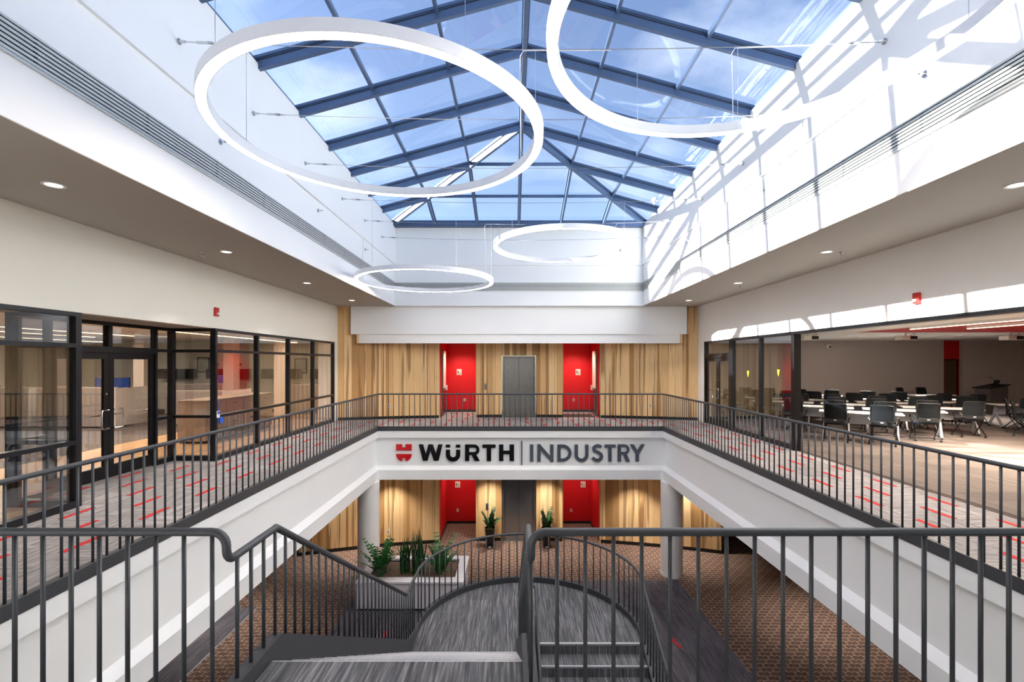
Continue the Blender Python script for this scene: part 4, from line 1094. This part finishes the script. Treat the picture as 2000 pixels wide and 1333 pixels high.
for k, x in enumerate((-12.8, -12.3, -11.8)):
    r = empty('desk_plant', (x, 20.5, 1.77)); tag(r, 'small potted plant on the dark office cabinet, %s from the left' % ORD[k], 'plant', 'small plants on the office cabinet')
    MB().lathe([(0, 0), (0.06, 0), (0.08, 0.12), (0.07, 0.12), (0.065, 0.1), (0, 0.1)], n=16).build('pot', 'lens', r, smooth=True)
    lf = MB(); rg = random.Random(50 + k)
    for q in range(26):
        az = rg.uniform(0, 2 * PI); d = Vector((math.cos(az) * 0.7, math.sin(az) * 0.7, rg.uniform(0.4, 1.3))).normalized(); L = rg.uniform(0.12, 0.24)
        sd = d.cross(Vector((0, 0, 1))).normalized() * 0.022; p = Vector((0, 0, 0.1))
        lf.quad(p, p + d * L * 0.6 + sd, p + d * L, p + d * L * 0.6 - sd)
    o = lf.build('foliage', 'zz', r); o['kind'] = 'stuff'
for k, (x, z) in enumerate(((-13.6, 1.95), (-9.3, 1.9), (-7.6, 1.9))):
    r = empty('framed_picture', (x, 20.88, z)); tag(r, 'dark framed print on the office back wall, %s from the left' % ORD[k], 'picture', 'framed office prints')
    MB().box(-0.27, 0.27, -0.03, 0, -0.33, 0.33).build('frame', 'black', r); MB().box(-0.23, 0.23, -0.034, -0.03, -0.29, 0.29).build('print', 'picture', r)

# ------------------------------------------------------------------ right side: training room
window_y = [11.09, 12.58, 14.15]
glazed('window_8', 'tall frameless looking glass panels of the training room', 'x', WR + 0.05, 11.09, 14.15, window_y, [], w=0.07, z0=0.0)
MBx = empty('door_2'); struct(MBx, 'black framed glass double doors of the training room')
MB().box(WR - 0.01, WR + 0.11, 16.08, 16.18, 0, HEAD).box(WR - 0.01, WR + 0.11, 14.15, 14.32, 0, HEAD).box(WR - 0.01, WR + 0.11, 14.32, 16.08, HEAD - 0.05, HEAD).box(WR - 0.01, WR + 0.11, 14.32, 16.08, 2.20, 2.34).build('frame', 'black', MBx)
MB().box(WR + 0.044, WR + 0.056, 14.32, 16.08, 2.34, HEAD - 0.05).build('pane', 'glass', MBx)
door_pair('door_3', 'pair of glass leaves under the training room transom', WR + 0.05, 14.33, 16.07, 2.2, 1)
struct(MB().box(WR - 0.02, WR + 0.17, -3, 14.2, HEAD - 0.05, HEAD + 0.01).build('trim_10', 'mull'), 'dark head track over the training room opening')
pe = MB().box(WR - 0.03, WR + 0.13, 10.98, 11.10, 0, HEAD - 0.05).build('trim_11', 'black'); struct(pe, 'thick dark end post of the glass panels')
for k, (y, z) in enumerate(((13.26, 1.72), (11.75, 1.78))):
    q = MB().prism([(-0.05, 0.09), (0.05, 0.09), (0.0, -0.09)], lambda u, v: (0, u, v), lambda u, v: (0.004, u, v)).build('yellow_patch', 'yellow')  # thin yellow triangle, point down, set against the glass panel
    q.location = (WR + 0.036, y, z); tag(q, 'yellow triangular sticker on the %s glass panel' % ('wide' if k else 'door side'), 'patch', 'yellow triangular patches')
struct(MB().box(6.62, 25, 2, 21.6, -0.1, -0.001).build('floor', 'carpet_room'), 'taupe striped carpet of the training room')
for k, x in enumerate((6.60, 6.66, 6.72)):
    struct(MB().box(x, x + 0.02, 2, 11.0, 0.0, 0.004).build('trim_%d' % (12 + k), 'mat_brown'), 'brown floor track line at the training room opening')
rc = empty('ceiling'); struct(rc, 'white training room ceiling with a red raised bay')
MB().box(WR + 0.1, 25, 15.8, 21.6, 3.05, 3.15).box(WR + 0.1, 11.4, 2, 15.8, 3.05, 3.15).build('white_field', 'ceil_white', rc)
MB().box(11.4, 25, 2, 15.8, 3.06, 3.16).build('red_field', 'red_ceil', rc)
rb = empty('wall_room_far'); struct(rb, 'grey back wall of the training room')
MB().box(WR + 0.1, 19.6, 21.5, 21.6, 0, 3.1).build('grey_panel', 'grey_wall', rb)
MB().box(19.6, 20.4, 21.6, 21.7, 0, 3.1).build('red_reveal', 'red', rb); MB().box(19.6, 19.62, 21.5, 21.6, 0, 3.1).build('red_reveal', 'red', rb)
MB().box(20.4, 25, 21.45, 21.6, 0, 3.1).build('grey_panel', 'grey_wall', rb)
dr = empty('door_4', (19.93, 21.58, 0)); struct(dr, 'brown wood door in the red reveal')
MB().box(-0.3, 0.3, -0.03, 0.02, 0, 2.15).build('door_slab', 'brown_door', dr); MB().box(-0.33, -0.3, -0.05, 0.02, 0, 2.2).box(0.3, 0.36, -0.05, 0.02, 0, 2.2).box(-0.33, 0.36, -0.05, 0.02, 2.15, 2.2).build('frame', 'black', dr)
struct(MB().box(25, 25.1, 2, 21.6, 0, 3.1).build('wall_room_right', 'grey_wall')); struct(MB().box(WR, 25, 1.9, 2.0, 0, 3.1).build('wall_room_near', 'grey_wall'))
struct(MB().box(WR + 0.1, WR + 0.25, 16.2, 21.6, 0, 3.1).build('wall_room_left', 'grey_wall'))
strip_light('linear_light', 'warm linear pendant along the training room, left of two', 10.45, 6.5, 12.4, 2.92, 210, 'training room linear lights')
strip_light('linear_light', 'warm linear pendant along the training room, right of two', 11.75, 6.5, 12.2, 2.92, 210, 'training room linear lights')
for k, (x, y) in enumerate(((13.2, 18.0), (16.5, 17.5), (17.5, 12.0))):
    downlight((x, y, 3.05 if y > 15.8 else 3.06), 'downlight in the training room ceiling, %s from the left' % ORD[k], 'training room downlights', 520)
def projector(x, y, label):
    r = empty('projector', (x, y, 2.88)); tag(r, label, 'projector', 'ceiling projectors')
    MB().box(-0.24, 0.24, -0.17, 0.17, -0.07, 0.07).build('body', 'lens', r, bevel=0.015)
    MB().box(0.02, 0.24, -0.185, -0.17, -0.055, 0.055).build('vent_panel', 'black_plastic', r)
    MB().tube([(0, 0, 0.07), (0, 0, 0.17)], 0.03, 10).build('mount_pole', 'lens', r)
    MB().tube([(0.12, 0, 0.07), (0.3, 0, 0.12), (0.25, 0, 0.17)], 0.006, 6).build('cable', 'black_plastic', r)
for k, x in enumerate((10.0, 13.3, 16.85)): projector(x, 16.0, 'white ceiling projector in the training room, %s from the left' % ORD[k])
cm = empty('ceiling_camera', (14.3, 21.4, 2.78)); tag(cm, 'small white camera on the training room back wall', 'camera')
MB().box(-0.1, 0.1, -0.12, 0.1, 0.06, 0.09).build('shelf', 'lens', cm); MB().lathe([(0, -0.1), (0.07, -0.08), (0.09, 0), (0.07, 0.06), (0, 0.06)], n=18).build('camera_body', 'lens', cm, smooth=True); MB().tube([(0, -0.06, -0.02), (0, -0.12, -0.03)], 0.035, 12).build('camera_lens', 'black_plastic', cm)

# training chairs and tables
def chair_proto():
    r = empty('training_chair'); B = MB
    # seat, local +Y is forward
    o = MB().box(-0.235, 0.235, -0.20, 0.25, 0.44, 0.50).build('seat', 'seat_fab', r, bevel=0.022)
    bk = MB(); N = 8; H = [(0.58, 0.0), (0.72, -0.015), (0.86, -0.03), (0.97, -0.06)]
    for side in (0, 1):
        for z, dy in H:
            for k in range(N + 1):
                u = -1 + 2 * k / N; w = 0.225 - (0.012 if z > 0.95 else 0.0)
                bk.v.append((u * w, -0.24 + dy + 0.05 * u * u + (0.022 if side else 0), z))
    n1 = N + 1; tot = n1 * len(H)
    for q in range(len(H) - 1):
        for k in range(N):
            a = q * n1 + k; bk.f.append((a, a + 1, a + n1 + 1, a + n1)); c = a + tot; bk.f.append((c, c + n1, c + n1 + 1, c + 1))
    for k in range(N):
        bk.f.append((k, k + tot, k + 1 + tot, k + 1)); a = (len(H) - 1) * n1 + k; bk.f.append((a, a + 1, a + 1 + tot, a + tot))
    for q in range(len(H) - 1):
        for e in (0, N): a = q * n1 + e; bk.f.append((a, a + n1, a + n1 + tot, a + tot))
    bk.build('backrest', 'chair_mesh', r)
    MB().tube([(-0.225, -0.19, 0.56), (-0.235, -0.2, 0.72), (-0.235, -0.22, 0.86), (-0.222, -0.25, 0.975), (-0.12, -0.29, 0.985), (0.12, -0.29, 0.985), (0.222, -0.25, 0.975), (0.235, -0.22, 0.86), (0.235, -0.2, 0.72), (0.225, -0.19, 0.56), (0.12, -0.235, 0.55), (-0.12, -0.235, 0.55), (-0.225, -0.19, 0.56)], 0.015, 6).build('back_frame', 'black_plastic', r)
    MB().box(-0.21, 0.21, -0.255, -0.235, 0.50, 0.60).build('lumbar_bar', 'black_plastic', r, bevel=0.008)
    MB().box(-0.03, 0.03, -0.262, -0.254, 0.555, 0.575).build('maker_plate', 'lens', r)
    for s in (-1, 1):
        MB().tube([(s * 0.24, -0.2, 0.6), (s * 0.285, -0.16, 0.66), (s * 0.29, 0.02, 0.675), (s * 0.29, 0.12, 0.66), (s * 0.28, 0.14, 0.6), (s * 0.25, 0.1, 0.47)], 0.016, 6).build('armrest', 'black_plastic', r)
        MB().tube([(s * 0.235, 0.16, 0.44), (s * 0.245, 0.0, 0.26), (s * 0.26, -0.22, 0.07)], 0.013, 6).build('leg', 'black', r)
        MB().tube([(s * 0.235, -0.17, 0.50), (s * 0.245, 0.0, 0.28), (s * 0.26, 0.24, 0.07)], 0.013, 6).build('leg', 'black', r)
        for y in (-0.22, 0.24):
            MB().tube([(s * 0.26 - 0.02, y, 0.03), (s * 0.26 + 0.02, y, 0.03)], 0.03, 10).build('caster', 'black_plastic', r)
    MB().tube([(-0.235, -0.17, 0.455), (0.235, -0.17, 0.455)], 0.012, 6).build('cross_tube', 'black', r)
    return r
def table_proto():
    r = empty('training_table')
    MB().box(-0.9, 0.9, -0.3, 0.3, 0.71, 0.74).build('tabletop', 'table', r, bevel=0.006)
    MB().box(-0.7, 0.7, 0.17, 0.19, 0.40, 0.68).build('modesty_panel', 'table_leg', r)
    for s in (-1, 1):
        MB().beam((s * 0.78, 0.05, 0.40), (s * 0.78, -0.05, 0.71), 0.05, 0.07, (0, 1, 0)).beam((s * 0.78, 0.02, 0.42), (s * 0.78, 0.27, 0.07), 0.045, 0.06, (0, 1, 0)).beam((s * 0.78, -0.02, 0.45), (s * 0.78, -0.29, 0.07), 0.045, 0.06, (0, 1, 0)).box(s * 0.78 - 0.03, s * 0.78 + 0.03, -0.22, 0.22, 0.685, 0.71).build('leg', 'table_leg', r)
        for y in (-0.26, 0.30): MB().tube([(s * 0.78 - 0.018, y, 0.032), (s * 0.78 + 0.018, y, 0.032)], 0.032, 10).build('caster', 'black_plastic', r)
    MB().box(-0.78, 0.78, -0.02, 0.02, 0.64, 0.68).build('cross_beam', 'table_leg', r)
    return r
CH, TB = chair_proto(), table_proto()
first = {'c': True, 't': True}
def put(kind, x, y, rz, label):
    P = CH if kind == 'c' else TB
    o = P if first[kind] else copy_tree(P); first[kind] = False
    o.location = (x, y, 0); o.rotation_euler = (0, 0, rz)
    if kind == 'c': tag(o, label, 'chair', 'black training chairs')
    else: tag(o, label, 'table', 'white training tables')
U = Vector((0.82, -0.57)); Nn = Vector((0.57, 0.82)); RA = math.atan2(-0.57, 0.82)
rows = [(15.55, -0.55, 1), (17.0, -1.55, 2), (18.45, -2.6, 3), (19.9, -3.65, 3), (21.3, -4.2, 5), (22.75, -3.8, 4)]
jr = random.Random(3)
for ri, (c, t0, n) in enumerate(rows):
    ci = 0
    for k in range(n):
        t = t0 + 0.95 + k * 2.0
        p = Nn * c + U * t
        rz = RA + (0 if k < 2 else 0.12 * (k - 1))
        put('t', p.x, p.y, rz, 'white topped training table, %s in the %s row' % (ORD[k] if n > 1 else 'only one', ('front', 'second', 'third', 'fourth', 'fifth', 'rear')[ri]))
        for s in (-0.48, 0.46):
            q = p + Vector((math.cos(rz), math.sin(rz))) * (s + jr.uniform(-0.06, 0.06)) - Vector((-math.sin(rz), math.cos(rz))) * (0.50 + jr.uniform(-0.05, 0.08))
            put('c', q.x, q.y, rz + jr.uniform(-0.22, 0.22), 'black mesh back chair, %s from the glass in the %s table row' % (ORD[ci], ('front', 'second', 'third', 'fourth', 'fifth', 'rear')[ri]))
            ci += 1
for k, (x, y, rz) in enumerate(((15.0, 13.2, 0.9), (17.0, 19.3, 0.1))):
    put('t', x, y, rz, 'white training table of the angled right block, %s from the viewer' % ORD[k])
    for j, s in enumerate((-0.48, 0.46)):
        q = Vector((x, y)) + Vector((math.cos(rz), math.sin(rz))) * s - Vector((-math.sin(rz), math.cos(rz))) * (-0.55)
        put('c', q.x, q.y, rz + PI + jr.uniform(-0.3, 0.3), 'black chair at the angled right table %s from the viewer, %s seat' % (ORD[k], ('left', 'right')[j]))
lt = empty('lectern', (19.65, 19.4, 0), 0.15); tag(lt, 'dark grey lectern with gooseneck microphone in the training room', 'lectern')
MB().prism([(-0.40, 0), (0.40, 0), (0.42, 1.08), (-0.46, 0.99)], lambda u, v: (u, -0.28, v), lambda u, v: (u, 0.28, v)).build('body', 'lectern', lt)
MB().prism([(-0.52, 0.98), (0.46, 1.12), (0.46, 1.17), (-0.52, 1.03)], lambda u, v: (u, -0.34, v), lambda u, v: (u, 0.34, v)).build('desk_top', 'black_plastic', lt)
MB().tube([(0.2, 0, 1.13), (0.12, 0, 1.3), (0.0, 0, 1.42), (-0.12, 0, 1.47)], [0.008, 0.007, 0.007, 0.014], 8).build('microphone', 'black_plastic', lt)
MB().box(0.12, 0.3, -0.12, 0.12, 1.14, 1.17).beam((0.2, 0, 1.15), (0.3, 0, 1.32), 0.2, 0.02).build('control_screen', 'black_plastic', lt)

# ------------------------------------------------------------------ planter and plants
pl = empty('planter', (-2.75, 13.54, ZL)); tag(pl, 'long white laminate planter box beside the round landing', 'planter')
hx, hy, ht = 1.45, 0.87, 0.80
b = MB().box(-hx + 0.03, hx - 0.03, -hy + 0.03, -hy + 0.06, 0.07, ht - 0.06).box(-hx + 0.03, hx - 0.03, hy - 0.06, hy - 0.03, 0.07, ht - 0.06).box(-hx + 0.03, -hx + 0.06, -hy + 0.06, hy - 0.06, 0.07, ht - 0.06).box(hx - 0.06, hx - 0.03, -hy + 0.06, hy - 0.06, 0.07, ht - 0.06); b.build('box', 'planter', pl)
MB().box(-hx, hx, -hy, -hy + 0.30, ht - 0.06, ht).box(-hx, hx, hy - 0.22, hy, ht - 0.06, ht).box(-hx, -hx + 0.26, -hy + 0.30, hy - 0.22, ht - 0.06, ht).box(hx - 0.26, hx, -hy + 0.30, hy - 0.22, ht - 0.06, ht).build('rim', 'planter', pl, bevel=0.006)
MB().box(-hx + 0.08, hx - 0.08, -hy + 0.08, hy - 0.08, 0, 0.07).build('plinth', 'base_black', pl)
soil = MB(); NX, NY = 30, 16
for j in range(NY + 1):
    for i in range(NX + 1):
        u, v = i / NX, j / NY
        soil.v.append((-hx + 0.26 + u * (2 * hx - 0.52), -hy + 0.29 + v * (2 * hy - 0.5), ht - 0.09 + 0.09 * math.sin(PI * u) * math.sin(PI * v) + random.uniform(-0.012, 0.012)))
for j in range(NY):
    for i in range(NX): a = j * (NX + 1) + i; soil.f.append((a, a + 1, a + NX + 2, a + NX + 1))
so = soil.build('mulch', 'mulch', pl); so['kind'] = 'stuff'

def zz(label, loc, n, h, spread, seed, m='zz', group=None):
    rg = random.Random(seed); r = empty('zz_plant', loc); tag(r, label, 'plant', group)
    lf = MB()
    for k in range(n):
        az = 2 * PI * k / n + rg.uniform(-0.4, 0.4); H = h * rg.uniform(0.4, 1.08); sp_ = spread * rg.uniform(0.25, 1.2)
        d = Vector((math.cos(az), math.sin(az), 0)); side = Vector((-d.y, d.x, 0))
        pts = [d * (0.05 + sp_ * (t ** 1.7)) + Vector((0, 0, H * (t - 0.18 * t * t * sp_ / max(h, .1)))) for t in [q / 8 for q in range(9)]]
        MB().tube(pts, [0.011 * (1 - 0.07 * q) for q in range(9)], 6).build('stem', 'stem', r, smooth=True)
        for q in range(9):
            t = 0.28 + 0.72 * q / 8; i = min(7, int(t * 8)); fq = t * 8 - i
            p = pts[i].lerp(pts[i + 1], fq); tan = (pts[i + 1] - pts[i]).normalized()
            Ls = 0.11 * (0.75 + 0.45 * math.sin(PI * t)) * rg.uniform(0.85, 1.15)
            for s in (-1, 1):
                dirv = (side * s * 0.85 + tan * 0.55 + Vector((0, 0, rg.uniform(-0.1, 0.25)))).normalized()
                wv = dirv.cross(tan.cross(side)).normalized() * Ls * 0.30
                up_ = tan.cross(side).normalized() * 0.008
                a = len(lf.v)
                lf.v += [tuple(p), tuple(p + dirv * Ls * 0.35 + wv), tuple(p + dirv * Ls * 0.72 + wv * 0.8), tuple(p + dirv * Ls), tuple(p + dirv * Ls * 0.72 - wv * 0.8), tuple(p + dirv * Ls * 0.35 - wv), tuple(p + dirv * Ls * 0.5 + up_)]
                for e in range(6): lf.f.append((a + e, a + (e + 1) % 6, a + 6))
    o = lf.build('foliage', m, r); o['kind'] = 'stuff'
    return r
zz('bushy green zz plant at the left end of the planter', (-3.62, 13.05, ZL + ht - 0.05), 21, 1.0, 0.62, 5, group='zz plants in the planter')
zz('loose green zz plant at the right end of the planter', (-2.02, 13.25, ZL + ht - 0.05), 19, 1.0, 0.60, 9, group='zz plants in the planter')
def snake(label, loc, n, h, seed):
    rg = random.Random(seed); r = empty('snake_plant', loc); tag(r, label, 'plant', 'snake plants in the planter')
    for k in range(n):
        az = rg.uniform(0, 2 * PI); rad = 0.17 * math.sqrt(rg.random()); H = h * rg.uniform(0.45, 1.0); w = rg.uniform(0.020, 0.032)
        lean = Vector((math.cos(az), math.sin(az), 0)) * rg.uniform(0.02, 0.26)
        b = MB(); M_ = 8; ta = rg.uniform(0, PI); s = Vector((math.cos(ta), math.sin(ta), 0)); q = Vector((-s.y, s.x, 0))
        for t in range(M_ + 1):
            u = t / M_; ww = w * (0.75 + 0.6 * u) * (1 - u ** 3.2) + 0.001; c = lean * u * u + Vector((0, 0, H * u))
            b.v += [tuple(c - s * ww), tuple(c + q * ww * 0.5), tuple(c + s * ww), tuple(c + q * ww * 0.25)]
        for t in range(M_):
            for e in range(4): a = t * 4 + e; a2 = t * 4 + (e + 1) % 4; b.f.append((a, a2, a2 + 4, a + 4))
        o = b.build('leaf', 'snake', r, smooth=True); o.location = (rad * math.cos(az * 1.7), rad * math.sin(az * 1.7), 0)
snake('shorter cluster of upright snake plant leaves in the planter middle', (-2.98, 13.25, ZL + ht), 24, 1.05, 21)
snake('tallest cluster of upright snake plant leaves, right of the shorter one', (-2.62, 13.2, ZL + ht), 28, 1.32, 22)
for x, sd, sdd in ((-0.80, 'left', 31), (1.25, 'right', 32)):
    r = empty('plant_pot', (x, 17.15, ZL)); tag(r, 'tall black tapered pot on the lower floor %s of the elevator' % sd, 'pot', 'pots flanking the elevator')
    MB().lathe([(0, 0), (0.12, 0), (0.19, 0.66), (0.20, 0.70), (0.18, 0.70), (0.17, 0.62), (0, 0.62)], n=28).build('body', 'pot', r, smooth=True)
    MB().lathe([(0, 0.625), (0.17, 0.625)], n=20).build('soil', 'mulch', r)
    MB().box(-0.05, 0.05, -0.135, -0.115, 0.02, 0.06).build('price_tag', 'lens', r)
    zz('dark zz plant in the black pot %s of the elevator' % sd, (x, 17.15, ZL + 0.62), 9, 0.72, 0.36, sdd, 'zz_dark', 'potted zz plants')
